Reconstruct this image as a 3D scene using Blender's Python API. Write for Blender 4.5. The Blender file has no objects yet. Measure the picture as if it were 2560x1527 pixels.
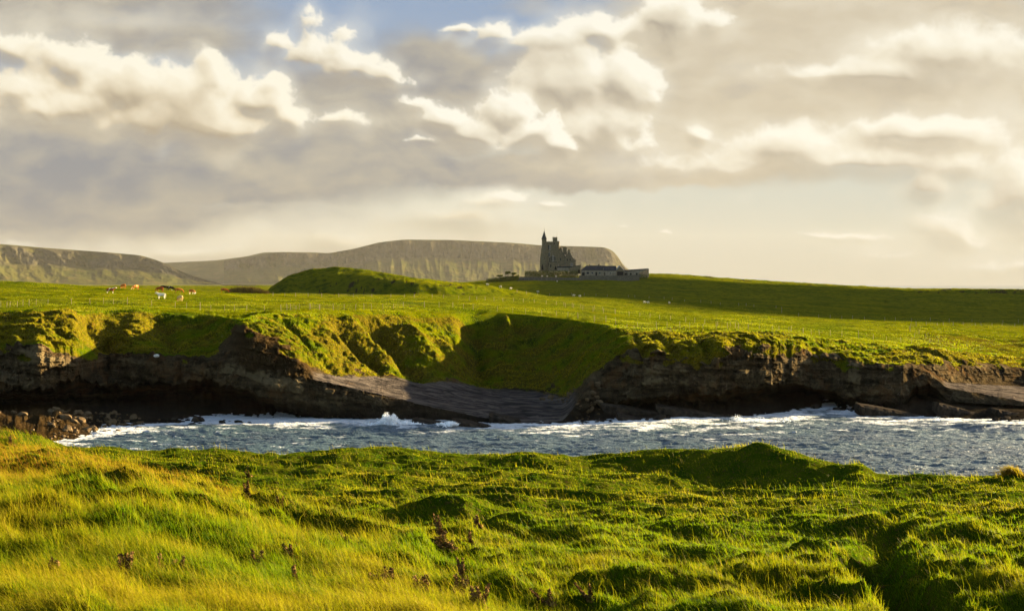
import bpy, bmesh, math, os
import numpy as np
from mathutils import Vector, Matrix
S = bpy.context.scene
COL = S.collection
F = 3500.0            # focal length expressed in photograph pixels (photograph 2560 wide)
CH = 20.0             # eye height above the sea, metres
HY = 705.0            # photograph row of the horizon
# ---------------------------------------------------------------- camera
cam = bpy.data.cameras.new("camera")
cam.sensor_width = 36.0; cam.lens = F/2560*36
cam.shift_y = -(763.5-HY)/2560
cam.clip_start = 0.5; cam.clip_end = 60000
cam.dof.use_dof = True; cam.dof.focus_distance = 230; cam.dof.aperture_fstop = 9.0
co = bpy.data.objects.new("camera", cam); COL.objects.link(co)
co.location = (0, 0, CH); co.rotation_euler = (math.radians(90), 0, 0)
S.camera = co
# ---------------------------------------------------------------- light
EXPO = 3.1
SUN_AZ, SUN_EL = math.radians(57), math.radians(12)   # azimuth clockwise from the view direction (+Y)
SV = Vector((math.cos(SUN_EL)*math.sin(SUN_AZ), math.cos(SUN_EL)*math.cos(SUN_AZ), math.sin(SUN_EL)))
S.view_settings.view_transform = 'Standard'; S.view_settings.look = 'None'
S.view_settings.gamma = 1; S.view_settings.use_curve_mapping = False
S.view_settings.exposure = EXPO
S.cycles.use_denoising = True
S.cycles.max_bounces = 6; S.cycles.volume_bounces = 1
S.cycles.transparent_max_bounces = 8
sl = bpy.data.lights.new("sun", 'SUN'); sl.energy = 5.0; sl.angle = math.radians(0.55); sl.color = (1.0, 0.77, 0.42)
so = bpy.data.objects.new("sun", sl); COL.objects.link(so)
so.rotation_euler = (-SV).to_track_quat('-Z', 'Y').to_euler()

def lin(r, g, b):
    f = lambda c: (c/255/12.92 if c <= 10 else ((c/255+0.055)/1.055)**2.4)
    return (f(r), f(g), f(b), 1.0)

class NT:
    """small helper for node trees"""
    def __init__(s, tree): s.t = tree; s.n = tree.nodes; s.l = tree.links
    def new(s, typ, **kw):
        n = s.n.new(typ)
        for k, v in kw.items():
            if k.startswith('i_'): n.inputs[k[2:].replace('_', ' ')].default_value = v
            else: setattr(n, k, v)
        return n
    def put(s, sock, v):
        if isinstance(v, bpy.types.NodeSocket): s.l.new(v, sock)
        elif v is not None: sock.default_value = v
    def math(s, op, a, b=None, c=None, clamp=False):
        n = s.n.new('ShaderNodeMath'); n.operation = op; n.use_clamp = clamp
        s.put(n.inputs[0], a); s.put(n.inputs[1], b)
        if c is not None: s.put(n.inputs[2], c)
        return n.outputs[0]
    def vmath(s, op, a, b=None, scale=None):
        n = s.n.new('ShaderNodeVectorMath'); n.operation = op
        s.put(n.inputs[0], a)
        if b is not None: s.put(n.inputs[1], b)
        if scale is not None: s.put(n.inputs['Scale'], scale)
        return n.outputs['Value'] if op in ('LENGTH', 'DOT_PRODUCT', 'DISTANCE') else n.outputs[0]
    def mix(s, f, a, b, blend='MIX'):
        n = s.n.new('ShaderNodeMix'); n.data_type = 'RGBA'; n.blend_type = blend; n.clamp_factor = True
        s.put(n.inputs[0], f); s.put(n.inputs[6], a); s.put(n.inputs[7], b)
        return n.outputs[2]
    def step(s, v, lo, hi, a=0.0, b=1.0, smooth=True):
        n = s.n.new('ShaderNodeMapRange'); n.interpolation_type = 'SMOOTHSTEP' if smooth else 'LINEAR'; n.clamp = True
        s.put(n.inputs[0], v); n.inputs[1].default_value = lo; n.inputs[2].default_value = hi
        n.inputs[3].default_value = a; n.inputs[4].default_value = b
        return n.outputs[0]
    def noise(s, vec, scale, detail=4, rough=0.5, dist=0.0, out=0, lac=2.0):
        n = s.n.new('ShaderNodeTexNoise'); s.put(n.inputs['Vector'], vec)
        n.inputs['Scale'].default_value = scale; n.inputs['Detail'].default_value = detail
        n.inputs['Roughness'].default_value = rough; n.inputs['Distortion'].default_value = dist
        n.inputs['Lacunarity'].default_value = lac
        return n.outputs[out]
    def map(s, vec, loc=(0, 0, 0), rot=(0, 0, 0), scale=(1, 1, 1), typ='POINT'):
        n = s.n.new('ShaderNodeMapping'); n.vector_type = typ; s.put(n.inputs[0], vec)
        n.inputs[1].default_value = loc; n.inputs[2].default_value = rot; n.inputs[3].default_value = scale
        return n.outputs[0]

# ---------------------------------------------------------------- world: the sky outside the modelled clouds
W = bpy.data.worlds.new("World"); S.world = W; W.use_nodes = True
t = NT(W.node_tree); t.n.clear()
K = 2**-EXPO
tc = t.new('ShaderNodeTexCoord')
sx = t.new('ShaderNodeSeparateXYZ'); t.l.new(tc.outputs['Generated'], sx.inputs[0])
sky = t.new('ShaderNodeTexSky', sky_type='NISHITA', sun_disc=False, sun_elevation=SUN_EL, sun_rotation=SUN_AZ)
sky.altitude = 0; sky.air_density = 1.0; sky.dust_density = 1.5; sky.ozone_density = 1.5
big = t.step(t.noise(tc.outputs['Generated'], 2.6, 3, .55), .44, .60)
cl = t.mix(t.noise(tc.outputs['Generated'], 5, 2, .5), lin(120,122,130), lin(215,208,190))
cl = t.vmath('SCALE', cl, scale=K*0.62)
nish = t.vmath('SCALE', sky.outputs[0], scale=0.05)
c5 = t.mix(t.math('MULTIPLY', big, .7), nish, cl)
bg = t.new('ShaderNodeBackground'); t.l.new(c5, bg.inputs[0]); bg.inputs[1].default_value = 1.0
wo = t.new('ShaderNodeOutputWorld'); t.l.new(bg.outputs[0], wo.inputs[0])
W.cycles.sampling_method = 'MANUAL'; W.cycles.sample_map_resolution = 256
# ---------------------------------------------------------------- noise in numpy
def _h2(ix, iy, seed):
    h = (ix.astype(np.int64)*374761393 + iy.astype(np.int64)*668265263 + seed*974634777) & 0xffffffff
    h = ((h ^ (h >> 13))*1274126177) & 0xffffffff
    return (h ^ (h >> 16)) & 0xffffffff
def rnd2(ix, iy, seed=0): return _h2(np.floor(ix), np.floor(iy), seed)/4294967295.0
_GA = np.linspace(0, 2*np.pi, 256, endpoint=False); _GX = np.cos(_GA).astype(np.float32); _GY = np.sin(_GA).astype(np.float32)
def pnoise(x, y, seed=0):
    x0 = np.floor(x); y0 = np.floor(y); fx = (x-x0).astype(np.float32); fy = (y-y0).astype(np.float32)
    u = fx*fx*fx*(fx*(fx*6-15)+10); v = fy*fy*fy*(fy*(fy*6-15)+10)
    def g(i, j):
        a = _h2(x0+i, y0+j, seed) & 255
        return _GX[a]*(fx-i) + _GY[a]*(fy-j)
    n00, n10, n01, n11 = g(0, 0), g(1, 0), g(0, 1), g(1, 1)
    return 1.5*((n00*(1-u)+n10*u)*(1-v) + (n01*(1-u)+n11*u)*v)
def fbm(x, y, seed=0, octaves=5, gain=0.5, lac=2.03, kind=''):
    s = 0; a = 1.0; tot = 0
    for o in range(octaves):
        n = pnoise(x, y, seed+o*17)
        if kind == 'ridge': n = 1-2*np.abs(n)
        elif kind == 'billow': n = 2*np.abs(n)-0.5
        s = s + a*n; tot += a; a *= gain; x = x*lac+3.1; y = y*lac-1.7
    return s/tot
def sst(v, a, b):
    q = np.clip((v-a)/(b-a), 0, 1); return q*q*(3-2*q)
def blur(a, n, axis):
    if n < 1: return a
    k = np.exp(-0.5*(np.arange(-3*n, 3*n+1)/n)**2); k /= k.sum()
    pad = [(0, 0)]*a.ndim; pad[axis] = (3*n, 3*n)
    p = np.pad(a, pad, mode='edge'); out = np.zeros_like(a)
    for i, w in enumerate(k):
        sl_ = [slice(None)]*a.ndim; sl_[axis] = slice(i, i+a.shape[axis]); out = out+w*p[tuple(sl_)]
    return out
# ---------------------------------------------------------------- clouds of the sky dome
# cloud list: azimuth, height, radii and weight; units are photograph pixels of angle (3500 to a radian)
CUMULUS = [
 # soft far bright bank at the right
 dict(seed=11, amp=.75, sc=170, soft=.7, lo=-.08, warm=.35, blobs=[(2400,140,280,105,1.4),(2180,190,280,52,1.2),(2020,170,130,30,.5),(1990,378,210,85,1.4),(2300,340,260,65,1.4),(2150,408,430,50,1.3),(1850,430,180,30,.7),
   (2320,465,60,55,.9),(2540,480,150,130,1.3),(2375,575,110,80,1.),(2560,660,260,28,.55),(2110,594,160,10,.5),(1740,340,42,42,.9),(1655,583,26,8,.8),(1555,565,20,8,.5),(1740,420,200,60,.5),(2250,640,120,14,.3)]),
 # pale glow low in the middle and left
 dict(seed=12, amp=.5, sc=230, soft=1.1, lo=.0, warm=.9, blobs=[(1150,545,330,55,.8),(900,600,300,60,.7),(480,630,300,34,.7),(1230,500,130,34,.9),(30,606,110,12,.7),(600,625,120,40,.5),(350,60,270,26,.25)]),
 dict(seed=13, amp=.8, sc=110, soft=.45, lo=.0, warm=.3, blobs=[(1290,500,85,30,1.0),(1390,508,40,12,.5)]),
 # big cumulus right of the middle
 dict(seed=21, amp=.85, sc=130, soft=.42, lo=.0, warm=.25, blobs=[(1390,110,130,60,1.2),(1430,200,180,125,1.6),(1550,205,120,110,1.6),(1520,80,170,60,1.2),(1680,50,115,85,1.4),(1780,55,80,45,.7),(1520,310,125,100,1.1),(1430,320,130,80,1.0),(1570,370,70,45,.6)]),
 dict(seed=22, amp=.9, sc=85, soft=.5, lo=.05, warm=.2, blobs=[(1165,66,60,12,1.0),(1245,78,55,38,1.0),(1180,110,60,18,.5)]),
 dict(seed=25, amp=.95, sc=85, soft=.45, lo=.05, warm=.2, blobs=[(1050,258,62,26,1.0),(1120,290,85,36,1.2),(1190,320,95,48,1.3),(1265,280,80,65,1.4),(1320,325,120,62,1.4),(1390,360,85,32,1.2),(1065,347,62,16,1.0),(1230,375,90,20,.8)]),
 # cumulus left of the middle
 dict(seed=31, amp=.95, sc=95, soft=.5, lo=.05, warm=.45, blobs=[(695,105,55,45,1.0),(770,140,115,62,1.4),(860,170,115,62,1.4),(950,195,95,50,1.1),(1010,200,50,30,.5),(780,50,48,36,.65),(870,95,55,36,.6)]),
 # long bright bank at the left
 dict(seed=41, amp=.9, sc=125, soft=.42, lo=.0, warm=.7, blobs=[(30,130,90,70,.8),(60,220,150,85,1.1),(190,165,120,85,1.3),(300,230,190,95,1.2),(470,265,190,125,1.6),(540,195,85,80,1.2),(640,260,115,70,1.2),
   (697,225,45,45,1.0),(520,315,260,50,1.4),(120,270,270,70,1.3),(730,300,90,44,.8),(400,300,260,60,1.2),(840,310,150,40,.65)]),
]
STRATUS = [ # grey sheets drawn behind the cumulus: last two numbers are weight and darkness
 (200,10,480,140,1.3,.55),(430,95,250,80,1.2,.85),(120,400,700,110,1.5,.9),(650,420,500,95,1.3,.8),(250,470,500,60,1.2,1.),(1080,160,170,95,1.2,.75),(1180,215,150,80,1.,.8),(920,330,330,90,1.1,.7),
 (1500,425,560,42,1.4,.75),(1560,455,340,26,1.3,.9),(1150,430,400,50,1.1,.75),(2080,50,620,150,1.6,.35),(1870,220,300,200,1.7,.5),(2150,225,200,60,1.4,.75),(2400,330,400,110,1.6,.15),(1600,330,300,120,1.5,.5),(2350,262,360,38,1.4,.65),(1750,340,260,120,.9,.5),(150,545,600,90,1.0,.75),
 (620,540,420,60,.7,.5),(1330,20,110,40,.6,.5),(60,100,200,80,.8,.6),(200,270,420,110,1.4,.45),(560,330,320,80,1.3,.55),(860,250,220,70,1.3,.6),(1060,290,200,80,1.3,.6),(1330,250,230,140,1.4,.5),(2480,200,260,90,1.5,.3),(1700,120,120,80,1.,.5),(2330,470,200,40,.5,.4),(640,150,120,60,.5,.7)]

def make_clouds(U, V):
    """U, V: angle grids (photograph pixels). Returns coverage, lightness, sheet, darkness, warmth."""
    wx = fbm(U/260, V/200, 1, 4)*38 + fbm(U/60, V/60, 2, 4)*11
    wy = fbm(U/260+9, V/200, 3, 4)*30 + fbm(U/60+5, V/60, 4, 4)*11
    x = U+wx; y = V+wy
    du = abs(U[0, 1]-U[0, 0])
    # grey sheets
    den = np.zeros_like(U)-1; dk = np.zeros_like(U); ww = np.zeros_like(U)+1e-4
    for (bx, by, rx, ry, w, d_) in STRATUS:
        r2 = ((x-bx)/rx)**2+((y-by)/ry)**2
        g = w*np.exp(-r2*1.1); den = np.maximum(den, g-.25)+0.25*np.minimum(np.maximum(den, 0), g); dk += g*d_; ww += g
    nz = fbm(x/330, y/120, 5, 6, .55)
    sheet = sst(den+nz*.35, -.05, .75)
    dark = np.clip(dk/ww*.92 + nz*.6 + .22*fbm(x/90, y/45, 6, 5), 0, 1)
    cov = np.zeros_like(U); light = np.zeros_like(U); warm = np.zeros_like(U)+.5
    for L in CUMULUS:
        den = np.zeros_like(U)-2
        for (bx, by, rx, ry, w) in L['blobs']:
            r = np.sqrt(((x-bx)/rx)**2+((y-by)/ry)**2)
            f = w*(1-r); a = den; k = .25; h = np.clip(.5+.5*(f-a)/k, 0, 1); den = a+(f-a)*h+k*h*(1-h)
        s = L['sc']
        bil = -fbm(x/s, y/s*1.15, L['seed'], 8, .58, 2.1, 'billow')
        sm = fbm(x/s*.8, y/s, L['seed']+50, 8, .58)
        d = den + L['amp']*(.55*bil+.65*sm)
        nb = max(1, int(14/du)); sm_d = blur(blur(d, nb, 0), nb, 1)
        gy = np.gradient(sm_d, axis=0)/du*60; gx = np.gradient(sm_d, axis=1)/du*60
        und = sst(-gy+gx*.25, .05, .8)                       # undersides melt into the air
        a = sst(d-und*.10, L['lo'], L['lo']+L['soft']*(1+1.9*und))
        a = np.maximum(a, .40*sst(sm_d+.35*sm, -.42, .55))          # thin veil around the body
        rho = np.clip(d, 0, 1.2)
        # light travels into the cloud from the upper right: march towards the sun and collect density
        tau = np.zeros_like(d)
        for st in (6, 12, 20, 30, 44, 62):
            n1 = int(round(st*.62/du)); n2 = int(round(st*.78/du))
            tau += np.roll(np.roll(rho, -n1, 1), n2, 0)*st*.016
        hs = np.zeros_like(d)                                # billows facing the sun
        for k, wgt in ((2.5, .30), (7, .34), (18, .42)):
            q = blur(blur(np.minimum(rho, 1.1), max(1, int(k/du)), 0), max(1, int(k/du)), 1)
            hs += wgt*np.clip((np.gradient(q, axis=0)*.8-np.gradient(q, axis=1)*.6)/du*k*2.2, -.6, .6)
        lt = .34+.66*np.exp(-tau*.62)+hs*.95 - und*.26 + .34*fbm(x/s*.8, y/s*.9, L['seed']+80, 6, .55)
        lt = np.clip(lt, 0, 1.1)
        lt = lt+(1-a)*.06
        cov2 = cov+a*(1-cov)
        light = light*(1-a)+lt*a; warm = warm*(1-a)+L['warm']*a; cov = cov2
        sheet = sheet
    return cov, light/np.maximum(cov, 1e-3), sheet, dark, warm
# ---------------------------------------------------------------- mesh helpers
def link(name, me, mat=None, parent=None):
    o = bpy.data.objects.new(name, me); COL.objects.link(o)
    if mat is not None and me is not None: me.materials.append(mat)
    if parent is not None: o.parent = parent
    return o
def tag(o, label=None, cat=None, group=None, kind=None):
    for k, v in (('label', label), ('category', cat), ('group', group), ('kind', kind)):
        if v: o[k] = v
    return o
def quads_mesh(name, co_, quads, smooth=True):
    me = bpy.data.meshes.new(name); n = len(quads); k = quads.shape[1]
    me.vertices.add(len(co_)); me.vertices.foreach_set('co', np.ascontiguousarray(co_, dtype=np.float32).ravel())
    me.loops.add(n*k); me.loops.foreach_set('vertex_index', np.ascontiguousarray(quads, dtype=np.int32).ravel())
    me.polygons.add(n); me.polygons.foreach_set('loop_start', np.arange(n, dtype=np.int32)*k)
    me.polygons.foreach_set('use_smooth', np.full(n, smooth)); me.update(calc_edges=True)
    return me
def grid_quads(nr, nc):
    i = np.arange(nr*nc).reshape(nr, nc)
    return np.stack([i[:-1, :-1], i[:-1, 1:], i[1:, 1:], i[1:, :-1]], -1).reshape(-1, 4)
def grid_mesh(name, P3, flip=False, mask=None, smooth=True):
    nr, nc = P3.shape[:2]; q = grid_quads(nr, nc)
    if flip: q = q[:, ::-1]
    if mask is not None: q = q[mask[:-1, :-1].ravel()]
    me = quads_mesh(name, P3.reshape(-1, 3), q, smooth)
    return me
def fattr(me, name, arr):
    a = me.attributes.new(name, 'FLOAT', 'POINT'); a.data.foreach_set('value', np.ascontiguousarray(arr, dtype=np.float32).ravel())
def cattr(me, name, arr):
    a = me.attributes.new(name, 'FLOAT_COLOR', 'POINT'); a.data.foreach_set('color', np.ascontiguousarray(arr, dtype=np.float32).ravel())
def zpx(y, D): return CH-(y-HY)*D/F
def xpx(px, D): return (px-1280)/F*D
def pt(px, y, D): return Vector((xpx(px, D), D, zpx(y, D)))

# ---------------------------------------------------------------- materials
def newmat(name):
    m = bpy.data.materials.new(name); m.use_nodes = True; t = NT(m.node_tree)
    b = t.n['Principled BSDF']; b.inputs['Roughness'].default_value = 0.9; b.inputs['Specular IOR Level'].default_value = 0.0
    return m, t, b
def attr(t, name, out='Fac'):
    n = t.new('ShaderNodeAttribute'); n.attribute_name = name; return n.outputs[out]
def pos(t): return t.new('ShaderNodeNewGeometry').outputs['Position']
def bump(t, h, dist, strength=1.0, normal=None):
    n = t.new('ShaderNodeBump'); t.put(n.inputs['Height'], h); n.inputs['Distance'].default_value = dist; n.inputs['Strength'].default_value = strength
    if normal is not None: t.put(n.inputs['Normal'], normal)
    return n.outputs[0]
def rgb(*c): return tuple(c)+(1.0,)
def plain(name, a, b, scale=6.0, rough=0.85, bumpd=0.0, detail=4):
    m, t, bs = newmat(name)
    n = t.noise(t.new('ShaderNodeTexCoord').outputs['Object'], scale, detail, .6)
    t.put(bs.inputs['Base Color'], t.mix(t.step(n, .3, .7), rgb(*a), rgb(*b))); bs.inputs['Roughness'].default_value = rough
    if bumpd: t.put(bs.inputs['Normal'], bump(t, n, bumpd))
    return m

def land_material():
    """grass where the attribute 'turf' is 1, layered rock where it is 0, earth from 'earth', worn slab from 'slab'"""
    m, t, b = newmat('land'); p = pos(t)
    turf, earth, slab, dry = attr(t, 'turf'), attr(t, 'earth'), attr(t, 'slab'), attr(t, 'dry')
    n1 = t.noise(p, .05, 5, .65); n2 = t.noise(p, .35, 5, .65); n3 = t.noise(p, 2.2, 4, .65)
    g = t.mix(t.step(t.math('ADD', t.math('MULTIPLY', n1, .55), t.math('MULTIPLY', n2, .45)), .36, .62), rgb(0.0336, 0.05208, 0.000672), rgb(0.09408, 0.09408, 0.000672))
    g = t.mix(t.math('MULTIPLY', t.step(n3, .52, .74), .5), g, rgb(0.105, 0.0882, 0.00336))
    g = t.mix(t.math('MULTIPLY', t.step(n3, .5, .3), .5), g, rgb(0.0168, 0.02856, 0.00252))
    g = t.mix(t.math('MULTIPLY', t.step(n2, .5, .34), .7), g, rgb(.014, .022, .002))
    dd = t.step(t.math('ADD', dry, t.math('MULTIPLY', t.math('SUBTRACT', n2, .5), 1.2)), .2, .75)
    g = t.mix(t.math('MULTIPLY', dd, .8), g, t.mix(t.step(n3, .35, .65), rgb(0.03, 0.024, 0.003), rgb(0.1, 0.068, 0.006)))
    # rock
    bed = attr(t, 'bed')
    sp = t.map(p, rot=(0, math.radians(9), 0), scale=(.12, .12, 1.0))
    s1 = t.noise(sp, 1.1, 5, .7); s2 = t.noise(t.map(p, scale=(1, 1, .22)), .9, 5, .65); s3 = t.noise(p, 3.0, 4, .7)
    rk = t.mix(t.step(s1, .35, .62), rgb(0.01337, 0.009153, 0.004891), rgb(0.05529, 0.03923, 0.01956))
    rk = t.mix(t.math('MULTIPLY', t.step(s2, .5, .7), .6), rk, rgb(0.107, 0.08543, 0.05053))
    rk = t.mix(t.math('MULTIPLY', t.step(s3, .55, .35), .7), rk, rgb(0.008918, 0.006974, 0.004891))
    rk = t.mix(t.math('MULTIPLY', t.step(t.noise(p, .22, 4, .6), .52, .66), .45), rk, rgb(0.08918, 0.04359, 0.01468))
    rk = t.mix(t.step(bed, .55, .95, 0, .75), rk, rgb(0.1114, 0.08543, 0.04482)); rk = t.mix(t.step(bed, .42, .08, 0, .8), rk, rgb(0.01159, 0.008717, 0.005706))
    sxyz = t.new('ShaderNodeSeparateXYZ'); t.put(sxyz.inputs[0], p)
    wet = t.step(t.math('ADD', sxyz.outputs[2], t.math('MULTIPLY', n2, 1.6)), 3.6, 1.4)     # dark tide zone
    rk = t.mix(t.math('MULTIPLY', wet, .85), rk, rgb(0.008918, 0.007409, 0.005706))
    er = t.mix(t.step(n3, .3, .7), rgb(0.01176, 0.007296, 0.003024), rgb(0.0336, 0.02006, 0.006912))
    rk = t.mix(earth, rk, er)
    st = t.noise(t.map(p, rot=(0, 0, math.radians(-22)), scale=(.17, .30, .5)), 1.0, 6, .68, 1.6)
    slc = t.mix(t.step(st, .38, .62), rgb(0.01968, 0.01685, 0.01575), rgb(0.09295, 0.07687, 0.0651))
    slc = t.mix(t.math('MULTIPLY', t.step(n2, .55, .7), .35), slc, rgb(0.1094, 0.07898, 0.0525))
    rk = t.mix(slab, rk, slc)
    tt = t.step(t.math('ADD', turf, t.math('MULTIPLY', t.math('SUBTRACT', n2, .5), .7)), .42, .58)
    t.put(b.inputs['Base Color'], t.mix(tt, rk, g))
    h = t.math('ADD', t.math('MULTIPLY', n2, .8), t.math('MULTIPLY', n3, .35))
    nb = bump(t, h, 1.1, 1.0)
    t.put(b.inputs['Normal'], nb)
    t.put(b.inputs['Roughness'], t.math('SUBTRACT', 0.92, t.math('MULTIPLY', t.math('MULTIPLY', wet, .4), t.math('SUBTRACT', 1, tt))))
    return m
M_LAND = land_material()

# ---------------------------------------------------------------- sky dome with clouds
def build_sky():
    Ug = np.arange(-480, 3041, 2.6); Vg = np.arange(-460, 770, 2.6)
    U, V = np.meshgrid(Ug, Vg)
    cov, lt, sheet, dark, warm = make_clouds(U, V)
    d = np.stack([(U-1280), np.full_like(U, F), HY-V], -1); d /= np.linalg.norm(d, axis=-1, keepdims=True)
    P3 = d*31000 + np.array([0, 0, CH])
    me = grid_mesh('sky', P3)
    cattr(me, 'cloud', np.stack([cov, lt, sheet, dark], -1)); fattr(me, 'warmth', warm)
    m = bpy.data.materials.new('sky'); m.use_nodes = True; t = NT(m.node_tree); t.n.clear()
    a = t.new('ShaderNodeAttribute'); a.attribute_name = 'cloud'
    sp = t.new('ShaderNodeSeparateColor'); t.l.new(a.outputs['Color'], sp.inputs[0])
    cov, lt, sheet, dark = sp.outputs[0], sp.outputs[1], sp.outputs[2], a.outputs['Alpha']
    warm = attr(t, 'warmth')
    q = t.new('ShaderNodeSeparateXYZ'); t.put(q.inputs[0], pos(t))
    el = t.math('MULTIPLY', t.math('DIVIDE', t.math('SUBTRACT', q.outputs[2], CH), t.math('MAXIMUM', q.outputs[1], 1.0)), F/705)
    az = t.math('DIVIDE', q.outputs[0], t.math('MAXIMUM', q.outputs[1], 1.0))
    def ramp(f, stops):
        r = t.new('ShaderNodeValToRGB'); t.put(r.inputs[0], f); e = r.color_ramp.elements
        e[0].position, e[0].color = stops[0]; e[1].position, e[1].color = stops[-1]
        for p_, c_ in stops[1:-1]:
            e.new(p_).color = c_
        return r.outputs[0]
    base = ramp(t.math('MULTIPLY', el, .5), [(0, lin(222,214,190)), (.1, lin(216,213,194)), (.2, lin(200,202,190)), (.3, lin(172,180,186)), (.4, lin(150,166,186)), (.5, lin(142,162,188)), (1, lin(110,140,180))])
    lf = t.math('MULTIPLY', t.step(az, .12, -.28), t.step(el, .8, .25, 0, .36))
    base = t.mix(lf, base, lin(178,166,142))
    gl = ramp(dark, [(0, lin(208,199,176)), (.5, lin(174,167,152)), (1, lin(130,133,140))])
    gr = ramp(dark, [(0, lin(222,212,188)), (.5, lin(206,193,166)), (1, lin(180,171,156))])
    c = t.mix(t.math('MULTIPLY', sheet, .93), base, t.mix(t.step(az, -.11, .18), gl, gr))
    cw = ramp(lt, [(0, lin(168,152,124)), (.35, lin(204,188,157)), (.68, lin(234,222,194)), (1, lin(244,237,214))])
    cc = ramp(lt, [(0, lin(172,165,152)), (.35, lin(206,198,180)), (.68, lin(230,224,205)), (1, lin(246,242,228))])
    c = t.mix(t.math('MULTIPLY', cov, .95), c, t.mix(warm, cc, cw))
    em = t.new('ShaderNodeEmission'); t.put(em.inputs[0], c); t.put(em.inputs[1], t.step(el, 0, .5, 2**-EXPO*.80, 2**-EXPO*1.08))
    o = t.new('ShaderNodeOutputMaterial'); t.l.new(em.outputs[0], o.inputs[0])
    m.cycles.emission_sampling = 'NONE'
    tag(link('sky', me, m), 'sky of warm grey cloud sheets and bright cumulus with a blue gap', 'sky', kind='structure')
build_sky()

# ---------------------------------------------------------------- far shore: cliffs, coves and turf slopes
# per key column: water row, then (row, distance) of back of platform, cave, cliff foot, rock top, turf break, mid slope, field edge
KEYS = {
 -700:(1130,(1012,196),(1000,204),(985,190),(880,192),(850,195),(815,200),(790,212)),
 0:   (1125,(1012,208),(1000,214),(978,199),(860,203),(842,205),(812,210),(778,220)),
 95:  (1115,(1014,208),(1003,216),(975,198),(862,200),(845,202),(805,209),(772,218)),
 190: (1100,(1015,210),(1000,221),(935,204),(880,206),(862,207),(818,213),(784,224)),
 262: (1085,(1016,212),(1000,226),(965,217),(890,221),(878,222),(828,227),(778,236)),
 345: (1072,(1020,211),(1000,230),(962,215),(882,217),(868,218),(822,226),(773,238)),
 400: (1066,(1030,208),(985,232),(958,212),(890,215),(876,217),(834,231),(775,243)),
 520: (1062,(1044,205),(980,232),(953,209),(897,211),(885,216),(842,226),(786,240)),
 600: (1061,(1052,203),(995,228),(962,205),(912,207),(862,210),(825,213),(799,217)),
 640: (1061,(1055,202),(1005,222),(985,204),(922,206),(868,209),(818,212),(786,226)),
 700: (1061,(1057,201),(1025,214),(1010,203),(933,205),(862,209),(820,220),(780,234)),
 760: (1061,(1058,200),(1045,206),(1030,203),(943,205),(908,207),(845,222),(778,240)),
 790: (1061,(1059,200),(1050,204),(1040,203),(949,205),(942,208),(860,222),(778,243)),
 940: (1056,(1054,201),(1048,204),(1043,203),(983,206),(944,224),(865,240),(776,256)),
 1115:(1058,(1056,199),(1053,200.5),(1049,200),(1023,203),(955,236),(880,252),(786,268)),
 1180:(1060,(1058,198),(1056,199.5),(1052,199),(1036,201),(964,242),(884,260),(783,275)),
 1240:(1062,(1060,197),(1058,198),(1056,197.6),(1048,199),(972,246),(888,264),(781,280)),
 1340:(1070,(1068,194),(1066,195.2),(1064,195.3),(1058,196),(982,240),(890,262),(789,278)),
 1412:(1067,(1065,195),(1062,196.5),(1058,197.5),(1050,200),(1002,230),(892,252),(797,268)),
 1490:(1058,(1044,203),(1022,208),(1008,206.5),(940,214),(920,218),(880,232),(808,252)),
 1560:(1058,(1040,205),(1014,211),(1000,207.5),(885,216),(866,215),(852,219),(818,240)),
 1600:(1058,(1036,206),(1008,212),(994,207),(874,211),(858,212),(851,216),(825,234)),
 1700:(1048,(1034,206),(1006,213),(988,207),(890,209),(857,213),(850,216),(835,230)),
 1800:(1045,(1038,206),(1006,216),(980,209),(878,211),(845,215),(839,218),(828,231)),
 1915:(1040,(1035,209),(985,228),(955,213),(862,216),(842,219),(836,222),(826,234)),
 1985:(1031,(1027,215),(985,238),(960,217),(872,220),(853,222),(845,225),(834,238)),
 2050:(1022,(1019,221),(990,238),(972,222),(888,224),(868,226),(860,229),(844,243)),
 2145:(1034,(1030,214),(1014,221),(1002,219),(910,221),(892,223),(880,228),(854,246)),
 2262:(1043,(1030,210),(1022,214),(1010,213),(930,219),(908,222),(890,231),(862,254)),
 2275:(1044,(1010,216),(992,230),(966,219),(925,222),(908,224),(890,233),(862,256)),
 2340:(1047,(1008,216),(992,230),(964,220),(945,222),(935,226),(901,232),(866,256)),
 2362:(1048,(1012,214),(1006,217),(1000,216.5),(965,219),(956,227),(904,232),(868,257)),
 2460:(1053,(1020,210),(1014,214),(1008,213),(984,216),(962,238),(912,243),(880,264)),
 2560:(1057,(1026,206),(1020,211),(1014,210.5),(1003,212),(966,246),(920,251),(892,272)),
 3300:(1070,(1040,200),(1030,206),(1020,205),(1005,207),(985,235),(940,242),(920,262)),
}
SUB = [3, 14, 14, 12, 62, 44, 46, 46]     # grid rows between successive key rows
NC = 1560
PX = np.linspace(-560, 3120, NC)
kx = np.array(sorted(KEYS)); 
def keycol(i, j):
    return np.interp(PX, kx, [KEYS[k][i][j] if j is not None else KEYS[k][i] for k in kx])
kD = []; kZ = []
wy = keycol(0, None); wD = F*CH/(wy-HY)
kD.append(wD-4); kZ.append(np.full(NC, -2.5)); kD.append(wD); kZ.append(np.zeros(NC))
for i in range(1, 8):
    y, D = keycol(i, 0), keycol(i, 1); kD.append(D); kZ.append(zpx(y, D))
for q in range(2, 9):   # round the corners between key columns
    kD[q] = blur(kD[q], 4, 0); kZ[q] = blur(kZ[q], 4, 0)
jag = lambda sc_, sd: pnoise(PX/sc_, PX*0+sd, sd)+.6*(rnd2(PX/(sc_*.9), PX*0+sd, sd)-.5)
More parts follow.
